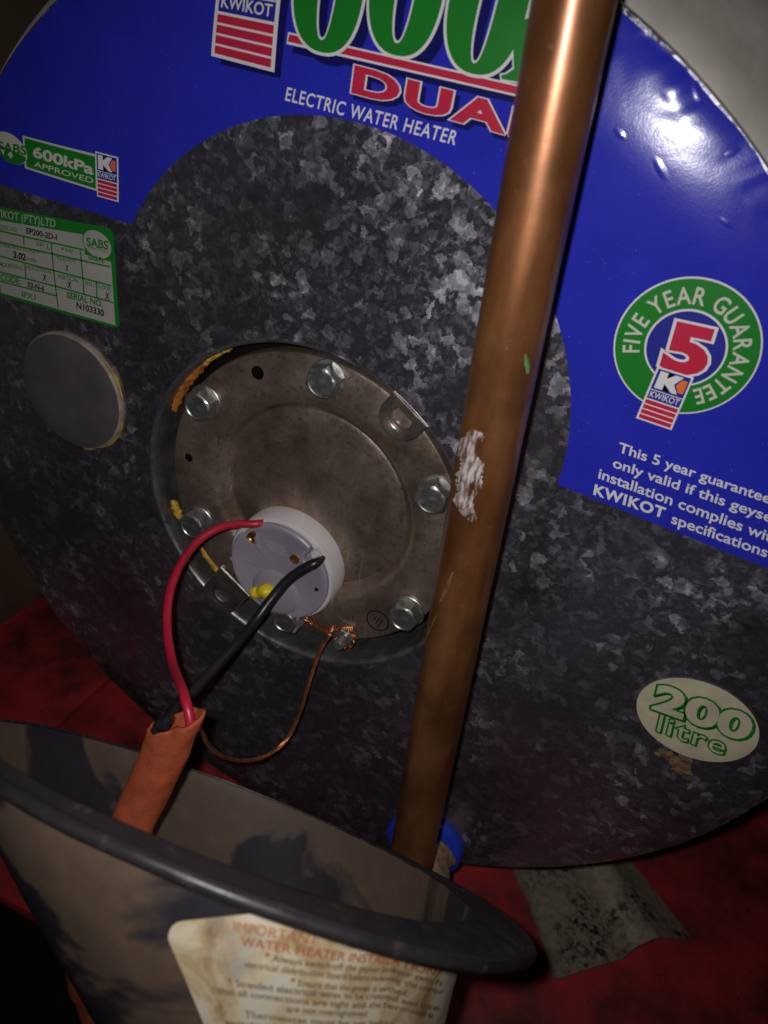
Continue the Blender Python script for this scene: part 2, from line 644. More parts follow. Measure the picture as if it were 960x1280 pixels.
# jacket: the body behind the end plate, with a rounded shoulder
jp = [(.2705, .0115), (.2745, .0125), (.281, .021), (.290, .033), (.299, .047), (.307, .062), (.313, .080), (.317, .10), (.319, .13), (.319, 1.15), (.30, 1.2), (.0, 1.21)]
tank = lathe('tank_body', jp, (0, 0), M['jacket'], None, 160, 50)
for q in tank.data.vertices:
    k = rim_r(math.atan2(q.co.z, q.co.x)) / .27
    k = k + (1 - k) * min(1, max(0, (q.co.y - .012) / .08))
    q.co.x *= k
    q.co.z *= k
part(tank, heater)

# end plate with the round opening
nA, nT = 240, 30
vs_, fs_ = [], []
for i in range(nT + 1):
    t = i / nT
    for j in range(nA):
        a = 2 * PI * j / nA
        h = Vector((HOLE_C[0] + HOLE_R * math.cos(a), HOLE_C[1] + HOLE_R * math.sin(a)))
        o_ = Vector((rim_r(a) * math.cos(a), rim_r(a) * math.sin(a)))
        q = h.lerp(o_, t)
        w = 0.0004 * abs(noise.noise(Vector((q.x * 16, q.y * 16, 3.1))))
        vs_.append(Vector((q.x, prof(q.x, q.y) + w * min(1, 8 * t * (1 - t)), q.y)))
for r, y in ((.2703, .0052), (.2707, .0070), (.2707, .0095), (.2695, .0115), (.266, .0125)):
    for j in range(nA):
        a = 2 * PI * j / nA
        r2 = r * rim_r(a) / .27
        y2 = y + max(0.0, prof(rim_r(a), 0) - .0045)
        vs_.append(Vector((r2 * math.cos(a), y2, r2 * math.sin(a))))
for i in range(nT + 5):
    for j in range(nA):
        k = (j + 1) % nA
        fs_.append((i * nA + j, i * nA + k, (i + 1) * nA + k, (i + 1) * nA + j))
end_plate = fix_normals(link_mesh('end_plate', vs_, fs_, M['galv']))
auto_smooth(end_plate, 40)
part(end_plate, heater)

# rolled lip of the opening and the well behind it
lp = [(HOLE_R + .0003, .0003), (HOLE_R - .0008, .0002), (HOLE_R - .0020, .0012), (HOLE_R - .0028, .0034), (HOLE_R - .0034, .010), (HOLE_R - .0040, .024)]
part(lathe('opening_lip', lp, HOLE_C, M['lip'], None, 160, 60), heater)
part(lathe('insulation_well', [(HOLE_R - .0046, .0235), (.07, .0245), (.0, .025)], HOLE_C, M['dark'], None, 96), heater)

# flange plate (pressed dish) with two punched holes
FC = (-0.0139, 0.0038)
PY = -.003


def face_pt(px, py, y):
    p = at(px, py, y)
    return (p.x, p.z)


fp = [(.0, .0150), (.040, .0152), (.0555, .0158), (.0572, .0166), (.0588, .0162), (.0605, .0135), (.0625, .0098), (.0655, .0074), (.0690, .0063), (.073, .0060), (.0905, .0060),
      (.0922, .0066), (.0928, .0080), (.0928, .0135), (.074, .0145), (.064, .0205), (.0, .0215)]
fp = [(r * .978, y + PY) for r, y in fp]
flange = lathe('flange_plate', fp, FC, M['flange'], None, 180, 30)
bm = bmesh.new()
bm.from_mesh(flange.data)
bmesh.ops.remove_doubles(bm, verts=bm.verts, dist=1e-6)
bm.to_mesh(flange.data)
bm.free()
cut_objs = []
for px, py, r in ((322, 466, .0038), (236, 572, .0027)):
    c = face_pt(px, py, .003)
    o_ = lathe('cutter', [(.0, -.02), (r, -.02), (r, .0225), (0, .0225)], c, M['dark'], None, 20)  # near-black walls: the shade inside the holes is put into their colour
    bm = bmesh.new()
    bm.from_mesh(o_.data)
    bmesh.ops.remove_doubles(bm, verts=bm.verts, dist=1e-6)
    bmesh.ops.recalc_face_normals(bm, faces=bm.faces)
    bm.to_mesh(o_.data)
    bm.free()
    md = flange.modifiers.new('b', 'BOOLEAN')
    md.object = o_
    md.operation = 'DIFFERENCE'
    md.solver = 'EXACT'
    md.material_mode = 'TRANSFER'
    cut_objs.append(o_)
dg = bpy.context.evaluated_depsgraph_get()
nm = bpy.data.meshes.new_from_object(flange.evaluated_get(dg))
flange.modifiers.clear()
flange.data = nm
for o_ in cut_objs:
    bpy.data.objects.remove(o_)
auto_smooth(flange, 30)
part(flange, heater)

# ------------------------------------------------------------------ text
TXT = {}


def text_mesh(body, offset=0.0, space=1.0):
    key = (body, offset, space)
    if key in TXT:
        return TXT[key]
    cu = bpy.data.curves.new('t', 'FONT')
    cu.body = body
    cu.offset = offset
    cu.space_character = space
    cu.resolution_u = 4
    o = bpy.data.objects.new('t', cu)
    COL.objects.link(o)
    g = bpy.context.evaluated_depsgraph_get()
    me = bpy.data.meshes.new_from_object(o.evaluated_get(g))
    vv = [(q.co.x, q.co.y) for q in me.vertices]
    ff = [tuple(p.vertices) for p in me.polygons]
    bpy.data.objects.remove(o)
    bpy.data.meshes.remove(me)
    TXT[key] = (vv, ff)
    return vv, ff


def bounds(vv):
    xs_ = [q[0] for q in vv]
    return min(xs_), max(xs_)


CAPH = 0.729
for _ch in ('H',):
    _v, _f = text_mesh('H')
    CAPH = max(q[1] for q in _v)


def lettering(parent, body, A, B, T, mat, h, bold=0.0, space=1.0, fmap=None, grow=0.0, name='lettering'):
    """text from baseline start A to baseline end B with its capitals reaching T"""
    base, _ = text_mesh(body, bold, space)
    x0, x1 = bounds(base)
    vv, ff = text_mesh(body, bold + grow, space)
    A, B, T = Vector(A), Vector(B), Vector(T)
    out = []
    for x, y in vv:
        p = A + (B - A) * ((x - x0) / (x1 - x0)) + (T - A) * (y / CAPH)
        out.append(fmap(p, h) if fmap else lift(p, h))
    o = link_mesh(name, out, ff, mat)
    return sub(o, parent)


def F(*pts):
    return [on_face(*p) for p in pts]


def lettering_px(parent, body, a, b, t, mat, h, **kw):
    A, B, T = F(a, b, t)
    return lettering(parent, body, A, B, T, mat, h, **kw)


def flat_to_face(pts, h, cell=.006):
    """fill a 2-D outline and cut it fine enough to follow the bulge of the end plate"""
    bm = bmesh.new()
    f = bm.faces.new([bm.verts.new((p[0], p[1], 0)) for p in pts])
    bmesh.ops.triangulate(bm, faces=[f])
    for _ in range(5):
        long_e = [e for e in bm.edges if e.calc_length() > cell]
        if not long_e:
            break
        bmesh.ops.subdivide_edges(bm, edges=long_e, cuts=1, use_grid_fill=False)
        bmesh.ops.triangulate(bm, faces=bm.faces[:])
    bm.verts.index_update()
    vv = [lift((q.co.x, q.co.y), h) for q in bm.verts]
    ff = [tuple(q.index for q in f.verts) for f in bm.faces]
    bm.free()
    return vv, ff


def patch(parent, name, pts, mat, h, px=True):
    P = F(*pts) if px else [Vector(p) for p in pts]
    vv, ff = flat_to_face(P, h)
    return sub(link_mesh(name, vv, ff, mat), parent)


def disc_pts(c, ra, rb=None, ang=0, n=64, a0=0, a1=2 * PI):
    rb = rb or ra
    out = []
    for i in range(n):
        a = a0 + (a1 - a0) * i / (n if abs(a1 - a0 - 2 * PI) < 1e-6 else n - 1)
        x, y = ra * math.cos(a), rb * math.sin(a)
        out.append(Vector((c[0] + x * math.cos(ang) - y * math.sin(ang), c[1] + x * math.sin(ang) + y * math.cos(ang))))
    return out


def ring_patch(parent, name, outer, inner, mat, h):
    n = len(outer)
    vv = [lift(p, h) for p in outer] + [lift(p, h) for p in inner]
    ff = [(i, (i + 1) % n, n + (i + 1) % n, n + i) for i in range(n)]
    return sub(link_mesh(name, vv, ff, mat), parent)


def bilin(c, s, t):
    bl, br, tr, tl = c
    return (bl * (1 - s) + br * s) * (1 - t) + (tl * (1 - s) + tr * s) * t


def logo(parent, c, h):
    """square K badge over red stripes; c = bl, br, tr, tl on the face"""
    q = lambda s, t: bilin(c, s, t)
    box = lambda s0, s1, t0, t1: [q(s0, t0), q(s1, t0), q(s1, t1), q(s0, t1)]
    patch(parent, 'badge_border', box(-.04, 1.04, -.02, 1.02), M['white'], h, px=False)
    patch(parent, 'badge_panel', box(.02, .98, .42, .99), M['navy'], h + .00025, px=False)
    for i in range(4):
        t0 = .015 + i * .1
        patch(parent, 'badge_stripe', box(.02, .98, t0, t0 + .078), M['red'], h + .00025, px=False)
    K = [(.10, .64), (.34, .64), (.34, .76), (.60, .64), (.78, .64), (.60, .80), (.78, .965), (.55, .965), (.34, .86), (.34, .965), (.10, .965)]
    patch(parent, 'badge_letter', [q(*p) for p in K], M['white'], h + .0005, px=False)
    patch(parent, 'badge_arrow', [q(*p) for p in ((.78, .68), (.93, .68), (.93, .92), (.78, .92), (.66, .80))], M['orange'], h + .0005, px=False)
    patch(parent, 'badge_line', box(.02, .98, .59, .605), M['white'], h + .0005, px=False)
    lettering(parent, 'KWIKOT', q(.07, .46), q(.93, .46), q(.07, .57), M['white'], h + .0005, bold=.012)


# ------------------------------------------------------------------ big blue sticker
ARC_C, ARC_R = (-0.014, 0.0754), 0.1286


def arc_angle(p):
    return math.atan2(p.y - ARC_C[1], p.x - ARC_C[0])


li, ri = F((166, 281), (699, 606))
aL, aR = arc_angle(li), arc_angle(ri)
if aL < 0:
    aL += 2 * PI


def hit_rim(p, d, r):
    d = d.normalized()
    b = p.dot(d)
    return p + d * (-b + math.sqrt(b * b - p.dot(p) + r * r))


l0 = F((0, 236))[0]
r0 = F((958, 707))[0]
RS = 0.2692
lo = hit_rim(li, l0 - li, RS)
ro = hit_rim(ri, r0 - ri, .2745)
lo = hit_rim(li, l0 - li, .274)
bL, bR = math.atan2(lo.y, lo.x), math.atan2(ro.y, ro.x)
if bL < 0:
    bL += 2 * PI
nU, nV = 360, 60
vs_, fs_ = [], []
for i in range(nU + 1):
    t = i / nU
    a = aL + (aR - aL) * t
    b = bL + (bR - bL) * t
    wob = 0.0012 * noise.noise(Vector((b * 9, 1.7, 0))) + 0.0006 * noise.noise(Vector((b * 40, 4.7, 0)))
    pi_ = Vector((ARC_C[0] + ARC_R * math.cos(a), ARC_C[1] + ARC_R * math.sin(a)))
    RS = rim_r(b) - .0002
    po = Vector(((RS + wob - .0006) * math.cos(b), (RS + wob - .0006) * math.sin(b)))
    for j in range(nV + 1):
        s = j / nV
        q = pi_.lerp(po, 1 - (1 - s) ** 1.3)
        r = q.length
        k = max(0.0, (r - rim_r(b) + .021) / .02)
        ed = min(1.0, (1 - t) * 14, t * 14)
        e = .00025 * k * abs(noise.noise(Vector((q.x * 60, q.y * 60, 0)))) * ed * 3
        e += .0022 * max(0.0, k - .45) * max(0.0, noise.noise(Vector((b * 30, r * 50, 5.5))) - .05) * ed * 2
        vs_.append(lift(q, .0004 + e))
for i in range(nU):
    for j in range(nV):
        a_ = i * (nV + 1) + j
        fs_.append((a_, a_ + nV + 1, a_ + nV + 2, a_ + 1))
blue = link_mesh('brand_sticker', vs_, fs_, M['blue'], None, True)
tag(blue, 'glossy blue horseshoe sticker with green and red lettering')
part(blue, heater)
# small blisters under the vinyl
for px, py, ln, wd, an in ((775, 167, .0034, .0016, -.5), (826, 211, .0058, .0019, -.75), (843, 88, .0042, .0018, -.85), (871, 114, .0040, .0018, -.9), (888, 142, .0052, .0018, -.95), (914, 190, .0044, .0020, .5), (905, 168, .0040, .0016, -1.0), (909, 279, .004, .0012, -.4), (731, 528, .006, .0012, -.35)):
    c = on_face(px, py)
    vv, ff = [], []
    m_, n_ = 6, 20
    for i in range(m_ + 1):
        u = i / m_
        for j in range(n_):
            a = 2 * PI * j / n_
            x, y = ln * u * math.cos(a), wd * u * math.sin(a)
            p = Vector((c.x + x * math.cos(an) - y * math.sin(an), c.y + x * math.sin(an) + y * math.cos(an)))
            vv.append(lift(p, .00043 + .00013 * (1 - u * u) ** 2))
    for i in range(m_):
        for j in range(n_):
            k = (j + 1) % n_
            ff.append((i * n_ + j, i * n_ + k, (i + 1) * n_ + k, (i + 1) * n_ + j))
    sub(link_mesh('blister', vv, ff, M['blue'], None, True), blue)

H1, H2, H3, H4 = .0010, .0013, .0016, .0019
lettering_px(blue, 'ELECTRIC WATER HEATER', (358, 125), (570, 181), (361, 109), M['white'], H2, bold=.012, space=1.12)
# red rule
sub_shadow = patch(blue, 'rule_shadow', [(369, 58), (655, 121), (654, 131), (366, 66)], M['shadowblue'], H1)
patch(blue, 'rule_border', [(362, 40), (664, 109), (662, 124), (360, 55)], M['white'], H2)
patch(blue, 'rule', [(364, 43), (662, 111), (661, 121), (362, 52)], M['red'], H3)


def digit(cx, cyb, hw, tilt, ci_dx, ihw, ibot, six=False):
    """fat old-style nought: outer oval with a narrow slanted counter"""
    b0 = on_face(cx, cyb)
    l_, r_ = on_face(cx - hw, cyb - 60), on_face(cx + hw, cyb - 60)
    W = (r_ - l_).length / 2
    il, ir = on_face(cx - ihw, cyb - 60), on_face(cx + ihw, cyb - 60)
    IW = (ir - il).length / 2
    bot_i = (on_face(cx + ci_dx, ibot) - b0).length
    Hh = W * 1.55
    c = b0 + Vector((0.0006, Hh))
    n = 72

    def oval(a_, b_, pw):
        out = []
        for i in range(n):
            t = 2 * PI * i / n
            cs, sn = math.cos(t), math.sin(t)
            out.append(Vector((math.copysign(abs(cs) ** pw, cs) * a_, math.copysign(abs(sn) ** pw, sn) * b_)))
        return out
    o1 = [c + p for p in oval(W, Hh, .84)]
    o1w = [c + p for p in oval(W + .0012, Hh + .0012, .84)]
    ih = Hh - bot_i
    i1 = [c + p + Vector((p.y * .03, 0)) for p in oval(IW, ih, .9)]
    i1w = [c + p + Vector((p.y * .03, 0)) for p in oval(max(.001, IW - .0009), ih - .0009, .9)]
    sh = Vector((.0035, -.003))
    ring_patch(blue, 'digit_shadow', [p + sh for p in o1w], [p + sh for p in i1w], M['shadowblue'], H1 + .0001)
    ring_patch(blue, 'digit_border', o1w, i1w, M['white'], H3 + .0002)
    ring_patch(blue, 'digit', o1, i1, M['green'], H4 + .0002)
    if six:
        # the open side between bowl and tail
        patch(blue, 'digit_opening', [c + Vector((W * .30, Hh * .16)), c + Vector((W * 1.08, Hh * .05)), c + Vector((W * 1.08, Hh * .52)), c + Vector((W * .30, Hh * .50))], M['blue'], H4 + .0006, px=False)


digit(403, 65, 43, 0, 1, 11, 50, True)
digit(496, 69, 45, 0, 2, 12, 54)
digit(592, 92, 48, 0, 2, 11, 79)
patch(blue, 'digit_border', [(626, 92), (633, 91), (642, 84), (641, 40), (632, 30), (664, 20), (668, 96), (678, 108), (627, 101)], M['white'], H3 + .0002)
patch(blue, 'digit', [(628, 94), (635, 92), (644, 86), (643, 40), (635, 31), (662, 23), (666, 98), (674, 106), (629, 99)], M['green'], H4 + .0002)
dA, dB, dT = F((441, 114), (680, 179), (445, 83))
lettering(blue, 'DUAL', dA + Vector((.002, -.0017)), dB + Vector((.002, -.0017)), dT + Vector((.002, -.0017)), M['shadowblue'], H1 + .0002, bold=.045, space=1.14, grow=.03)
lettering(blue, 'DUAL', dA, dB, dT, M['white'], H2, bold=.045, space=1.14, grow=.026)
lettering(blue, 'DUAL', dA, dB, dT, M['red'], H3, bold=.045, space=1.14)
# badge at the top
patch(blue, 'badge_shadow', [(277, 80), (352, 98), (363, -5), (290, -20)], M['shadowblue'], H1)
logo(blue, F((269, 68), (342, 87), (357, -58), (284, -66)), H2)

# approval panel
patch(blue, 'approval_panel_border', [(33, 210), (124, 239), (123, 193), (30, 169)], M['cream'], H1)
patch(blue, 'approval_panel', [(35.5, 208), (122, 235.5), (121, 195.5), (33, 172)], M['green'], H2)
lettering_px(blue, '600kPa', (43.7, 195), (119.5, 218), (44.3, 182.5), M['cream'], H3, bold=.035)
lettering_px(blue, 'APPROVED', (45, 207.5), (119, 229), (45.6, 201), M['cream'], H3, bold=.005)
c = on_face(15, 185)
ew = (on_face(38, 191) - on_face(-8, 179)).length / 2
patch(blue, 'approval_oval', disc_pts(c, ew * .9, ew * .52, -.12), M['cream'], H2 + .0001, px=False)
patch(blue, 'approval_oval_field', disc_pts(c + Vector((0, -.0006)), ew * .85, ew * .47, -.12, a0=PI * 1.0, a1=2 * PI), M['green'], H3, px=False)
lettering_px(blue, 'SABS', (0, 187), (36, 194), (0.4, 176), M['green'], H3, bold=.03)
patch(blue, 'approval_diamond', [(13, 192), (17, 198), (20, 194), (17, 189)], M['cream'], H4)
patch(blue, 'approval_diamond', [(4, 186), (9, 187), (8, 194)], M['cream'], H4)
logo(blue, F((125, 244), (150, 251), (149.5, 197), (123, 190)), H3)

# five year guarantee roundel
gc = on_face(857, 434)
gr = ((on_face(951, 438) - on_face(765, 430)).length + (on_face(856, 517) - on_face(856, 347)).length) / 4
gi = gr * .54
patch(blue, 'roundel_border', disc_pts(gc, gr * 1.0), M['white'], H1, px=False)
patch(blue, 'roundel', disc_pts(gc, gr * .975), M['green'], H2, px=False)
patch(blue, 'roundel_inner_border', disc_pts(gc, gi * 1.04), M['white'], H3, px=False)
patch(blue, 'roundel_centre', disc_pts(gc, gi * .985), M['navy'], H4, px=False)
msg = 'FIVE YEAR GUARANTEE'
adv = {}
tot = 0
for ch in msg:
    if ch == ' ':
        w_ = .34
    else:
        v_, _ = text_mesh(ch, .012)
        x0_, x1_ = bounds(v_)
        w_ = (x1_ - x0_) * .95 + .14
    adv[ch] = w_
    tot += w_
aS, aE = math.radians(203), math.radians(-62)
cur = 0
rb_ = gr * .63
capm = gr * .23
for ch in msg:
    mid = cur + adv[ch] / 2
    cur += adv[ch]
    if ch == ' ':
        continue
    a = aS + (aE - aS) * mid / tot
    er = Vector((math.cos(a), math.sin(a)))
    et = Vector((math.sin(a), -math.cos(a)))
    wid = (adv[ch] - .12) / tot * abs(aS - aE) * gr * .72
    base = gc + er * rb_
    lettering(blue, ch, base - et * wid / 2, base + et * wid / 2, base - et * wid / 2 + er * capm, M['cream'], H3, bold=.015)
f5 = F((825, 455), (880, 468), (840, 402))
lettering(blue, '5', *f5, M['white'], H4 + .0003, bold=.05, grow=.035)
lettering(blue, '5', *f5, M['red'], H4 + .0006, bold=.05)
logo(blue, F((798, 519), (839, 533), (866, 470), (824, 457)), H4 + .0009)
lettering_px(blue, 'This 5 year guarantee', (773, 563), (962, 628), (775.5, 551.5), M['white'], H2, bold=.016)
lettering_px(blue, 'only valid if this geyser', (766, 582), (974, 655), (768.5, 570.5), M['white'], H2, bold=.016)
lettering_px(blue, 'installation complies with', (748, 596), (974, 680), (750.5, 584), M['white'], H2, bold=.016)
lettering_px(blue, 'KWIKOT', (742, 616), (830, 646), (744.5, 604), M['white'], H2, bold=.035, space=1.12)
lettering_px(blue, 'specifications', (839, 652), (958, 695), (841.5, 640), M['white'], H2, bold=.016)

# ------------------------------------------------------------------ rating plate
Z6 = lambda x, y: (x / 4.741, 150 + y / 4.741)
plate_c = F((-6, 367), (150, 411), (142, 286), (-20, 253))


def rounded(c, rad, n=6):
    q = lambda s, t: bilin(c, s, t)
    out = []
    for (s, t, a0) in ((rad, rad, PI), (1 - rad, rad, 1.5 * PI), (1 - rad, 1 - rad, 0), (rad, 1 - rad, .5 * PI)):
        for i in range(n + 1):
            a = a0 + PI / 2 * i / n
            out.append(q(s + rad * math.cos(a), t + rad * math.sin(a)))
    return out


pp = rounded(plate_c, .05)
rate = link_mesh('rating_plate', *flat_to_face(pp, .0005), M['green'])
tag(rate, 'green and white rating plate with serial number')
part(rate, heater)
wc = F(Z6(12, 1022), Z6(690, 1215), Z6(668, 790), Z6(-30, 583))
patch(rate, 'plate_field', [Z6(12, 1022), Z6(690, 1215), Z6(664, 840), Z6(-26, 640)], M['platew'], .0008)
patch(rate, 'plate_field', [Z6(-26, 639), Z6(508, 794), Z6(504, 678), Z6(-40, 583)], M['platew'], .0008)
hd = dict(bold=.01)
lettering_px(rate, 'KWIKOT (PTY)LTD', Z6(-60, 560), Z6(335, 636), Z6(-58, 515), M['platew'], .0008, **hd)
c = on_face(*Z6(585, 735))
patch(rate, 'approval_oval', disc_pts(c, .0098, .0078, -.05), M['green'], .0010, px=False)
patch(rate, 'approval_oval', disc_pts(c, .0090, .0070, -.05), M['platew'], .0012, px=False)
lettering_px(rate, 'SABS', Z6(522, 740), Z6(652, 765), Z6(522, 693), M['green'], .0014, bold=.03)
lettering_px(rate, 'APPROVED', Z6(528, 758), Z6(648, 784), Z6(528, 744), M['green'], .0014)


def line(p, q, w=1.1):
    A, B = F(Z6(*p), Z6(*q))
    d = (B - A).normalized()
    nn = Vector((-d.y, d.x)) * .00042 * w
    patch(rate, 'grid_line', [A - nn, B - nn, B + nn, A + nn], M['green'], .0010, px=False)


for p, q in (((-30, 645), (505, 768)), ((-30, 712), (660, 868)), ((-10, 800), (668, 980)), ((-5, 895), (345, 985)), ((345, 985), (680, 1080)), ((5, 952), (345, 1040)),
             ((148, 690), (150, 740)), ((312, 730), (325, 885)), ((325, 885), (352, 1112)), ((484, 770), (498, 930)), ((155, 850), (160, 930)),
             ((498, 930), (505, 1028)), ((578, 955), (582, 1050))):
    line(p, q)


def rt(s, x0, y0, x1, y1, hgt, mat='black', bold=.012):
    lettering_px(rate, s, Z6(x0, y0), Z6(x1, y1), Z6(x0, y0 - hgt), M[mat], .0012, bold=bold)


rt('MODEL NO:', -10, 640, 112, 662, 26, 'green')
rt('EP200-2D-I', 165, 668, 346, 710, 32, 'black', .03)
rt('200', 222, 738, 268, 748, 22, 'green')
rt('L', 288, 762, 306, 766, 28, 'green')
rt('4 kW', 372, 772, 442, 790, 24, 'green')
rt('600kPa', 532, 822, 624, 846, 28, 'green', .03)
rt('STANDING LOSSES', -6, 742, 240, 790, 22, 'green')
rt('3.02', 88, 812, 163, 830, 36, 'black', .04)
rt('kWh', 172, 832, 226, 844, 24, 'green')
rt('TRANSIT', 342, 826, 458, 848, 22, 'green')
rt('X', 397, 890, 416, 894, 34, 'black', .03)
rt('MOUNTING', 5, 862, 145, 890, 26, 'green')
rt('HORIZONTAL', 165, 880, 316, 910, 24, 'green')
rt('X', 262, 948, 285, 953, 36, 'black', .03)
rt('VERTICAL', 350, 935, 474, 960, 26, 'green')
rt('X', 408, 990, 432, 995, 38, 'black', .03)
rt('WALL', 510, 972, 570, 985, 24, 'green')
rt('FLOOR', 590, 995, 664, 1012, 26, 'green')
rt('X', 632, 1058, 656, 1064, 40, 'black', .03)
rt('CODE:', 12, 945, 132, 972, 36, 'green', .03)
rt('02-N-6', 172, 985, 272, 1012, 30, 'black', .03)
rt('IPX1', 138, 1045, 220, 1066, 34, 'green', .02)
rt('SERIAL NO.', 405, 1050, 618, 1105, 36, 'green', .03)
rt('N103330', 462, 1112, 625, 1160, 36, 'black', .03)

# ------------------------------------------------------------------ capacity sticker
oc = on_face(872, 899)
ow = (on_face(948, 915) - on_face(797, 885)).length / 2 + .0006
cap = disc_pts(oc, ow * 1.0, ow * .985, 0, 72)
# fitted outline of the oval
ow_pts = []
for i in range(72):
    a = 2 * PI * i / 72
    ex, ey = 80.0 * math.cos(a), 47.5 * math.sin(a)
    ca, sa = math.cos(.36), math.sin(.36)
    ow_pts.append(on_face(872.5 + ex * ca - ey * sa, 899 + ex * sa + ey * ca))
oval = link_mesh('capacity_sticker', *flat_to_face(ow_pts, .0006), M['oval'])
tag(oval, 'yellowed oval sticker with green outlined lettering')
part(oval, heater)
for s, a, b, t, bd, sp in (('200', (814, 882), (935, 925), (822, 853), .05, 1.02), ('litre', (821, 912), (904, 942), (826, 891), .0, 1.1)):
    lettering_px(oval, s, a, b, t, M['green'], .0009, bold=bd, grow=.030 if bd > .01 else .044, space=sp)
    for sx_, sz_ in ((.0005, -.0004), (.0009, -.0008)):
        A_, B_, T_ = [p + Vector((sx_, sz_)) for p in F(a, b, t)]
        lettering(oval, s, A_, B_, T_, M['green'], .00085, bold=bd, grow=.028, space=sp)
    lettering_px(oval, s, a, b, t, M['oval'], .0012, bold=bd, grow=-.010 if bd > .01 else -.006, space=sp)
for px, py, r in ((835, 944, .0042), (845, 952, .0055), (853, 957, .005), (860, 966, .003), (828, 940, .003), (848, 962, .0035), (822, 943, .0022), (857, 949, .004)):
    c = on_face(px, py)
    vv = []
    n_ = 9
    for i in range(n_):
        a = 2 * PI * i / n_
        k = r * (.6 + .6 * random.random())
        vv.append(lift((c.x + k * math.cos(a), c.y + k * math.sin(a)), .0002))
    vv.append(lift((c.x, c.y), .0012))
    part(link_mesh('glue_residue', vv, [(i, (i + 1) % n_, n_) for i in range(n_)], M['debris']), heater)

# ------------------------------------------------------------------ blanking cap on the left
bc = at(88, 491, -.003)
bcx, bcz = bc.x, bc.z
br = .0365
blank = lathe('blanking_cap', [(.0, -.0036), (br * .6, -.0037), (br - .0025, -.0036), (br - .0012, -.0030)], (bcx, bcz), M['capgrey'], None, 96, 40)
tag(blank, 'matt grey round blanking cap')
part(blank, heater)
sub(lathe('cap_edge', [(br - .0012, -.0030), (br, -.0018), (br + .0002, .0006)], (bcx, bcz), M['capedge'], None, 96, 40), blank)
# worn yellow sealant showing along the cap's edge
for a0, a1, rr in ((8, 52, .0010), (-62, -12, .0011), (-84, -68, .0013)):
    path = [Vector((bcx + (br + .0004) * math.cos(math.radians(a0 + (a1 - a0) * i / 16)), -.0006, bcz + (br + .0004) * math.sin(math.radians(a0 + (a1 - a0) * i / 16)))) for i in range(17)]
    sub(tube('sealant', path, lambda t, rr=rr: rr * (.25 + math.sin(PI * t) * .75), M['yellowcap'], None, 8, True, .5, a0), blank)

# ------------------------------------------------------------------ bolts
HEX_R = .0093


def hexbolt(c, y0, rot, first=None):
    root_c = Vector((c[0], y0, c[1]))
    if first:
        w = first.copy()
        COL.objects.link(w)
        part(w, heater)
        w.location += root_c
        w.rotation_euler = (0, rot, 0)
        for ch in list(first.children):
            q = ch.copy()
            COL.objects.link(q)
            q.parent = w
        return w
    vv, ff = [], []
    prof6 = [(HEX_R, -.0012), (HEX_R, -.0068), (HEX_R * .86, -.0078), (HEX_R * .74, -.0078), (HEX_R * .68, -.0074)]
    # washer face + hexagon as one forged head
    n = 48
    rings = [(.0101, 0.0, 0), (.0101, -.0009, 0), (.0097, -.0013, 0), (.0083, -.0014, 0), (HEX_R, -.0015, 1), (HEX_R, -.0078, 1), (HEX_R * .93, -.0089, .6), (.0074, -.0096, 0), (.0068, -.0097, 0), (.0063, -.0092, 0), (.0, -.0092, 0)]
    for r, y, hx in rings:
        for j in range(n):
            a = 2 * PI * j / n
            sec = ((a + PI / 6) % (PI / 3)) - PI / 6
            hexr = r * math.cos(PI / 6) / math.cos(sec)
            # corners at multiples of 60deg + 30
            k = hexr * hx + r * (1 - hx) if hx else r
            vv.append((k * math.cos(a), y, k * math.sin(a)))
    for i in range(len(rings) - 1):
        for j in range(n):
            k = (j + 1) % n
            ff.append((i * n + j, i * n + k, (i + 1) * n + k, (i + 1) * n + j))
    o = link_mesh('bolt', vv, ff, M['zinc'])
    fix_normals(o)
    auto_smooth(o, 28)
    part(o, heater)
    # raised grade marks
    for s, dx, dz, sz in (('8.8', -.0045, .0004, .0030), ('T', -.0012, -.0046, .0026)):
        tv, tf = text_mesh(s, .02)
        me = bpy.data.meshes.new('grade_mark')
        me.from_pydata([(dx + x * sz * 1.35, -.0094, dz + y * sz * 1.35) for x, y in tv], [], tf)
        me.materials.append(M['markgrey'])
        q = bpy.data.objects.new('grade_mark', me)
        COL.objects.link(q)
        q.parent = o
    o.location += root_c
    o.rotation_euler = (0, rot, 0)
    return o


bolt_px = [(405, 476, .2), (251, 506, 1.1), (244, 655, .7), (541, 621, .05), (506, 769, .4)]
b0 = None
for px, py, rot in bolt_px:
    c = face_pt(px, py, -.0022)
    o = hexbolt(c, .0029, rot, b0)
    if b0 is None:
        b0 = o
sx = FC[0] + .081 * math.cos(math.radians(268))
sz = FC[1] + .081 * math.sin(math.radians(268))
hexbolt((sx, sz), .0029, .3, b0)

# stud with nut for the earth wire
sc_ = face_pt(430, 797, -.003)
nut = lathe('earth_nut', [(.0045, .003), (.0082, .003), (.0082, .0016), (.0062, .0014), (.0062, -.0026), (.0052, -.0036), (.003, -.0036)], sc_, M['zinc'], None, 6, 20)
part(nut, heater)
sub(lathe('stud', [(.0034, .001), (.0034, -.0108), (.0028, -.0118), (.0, -.0118)], sc_, M['zinc'], None, 20, 35), nut)

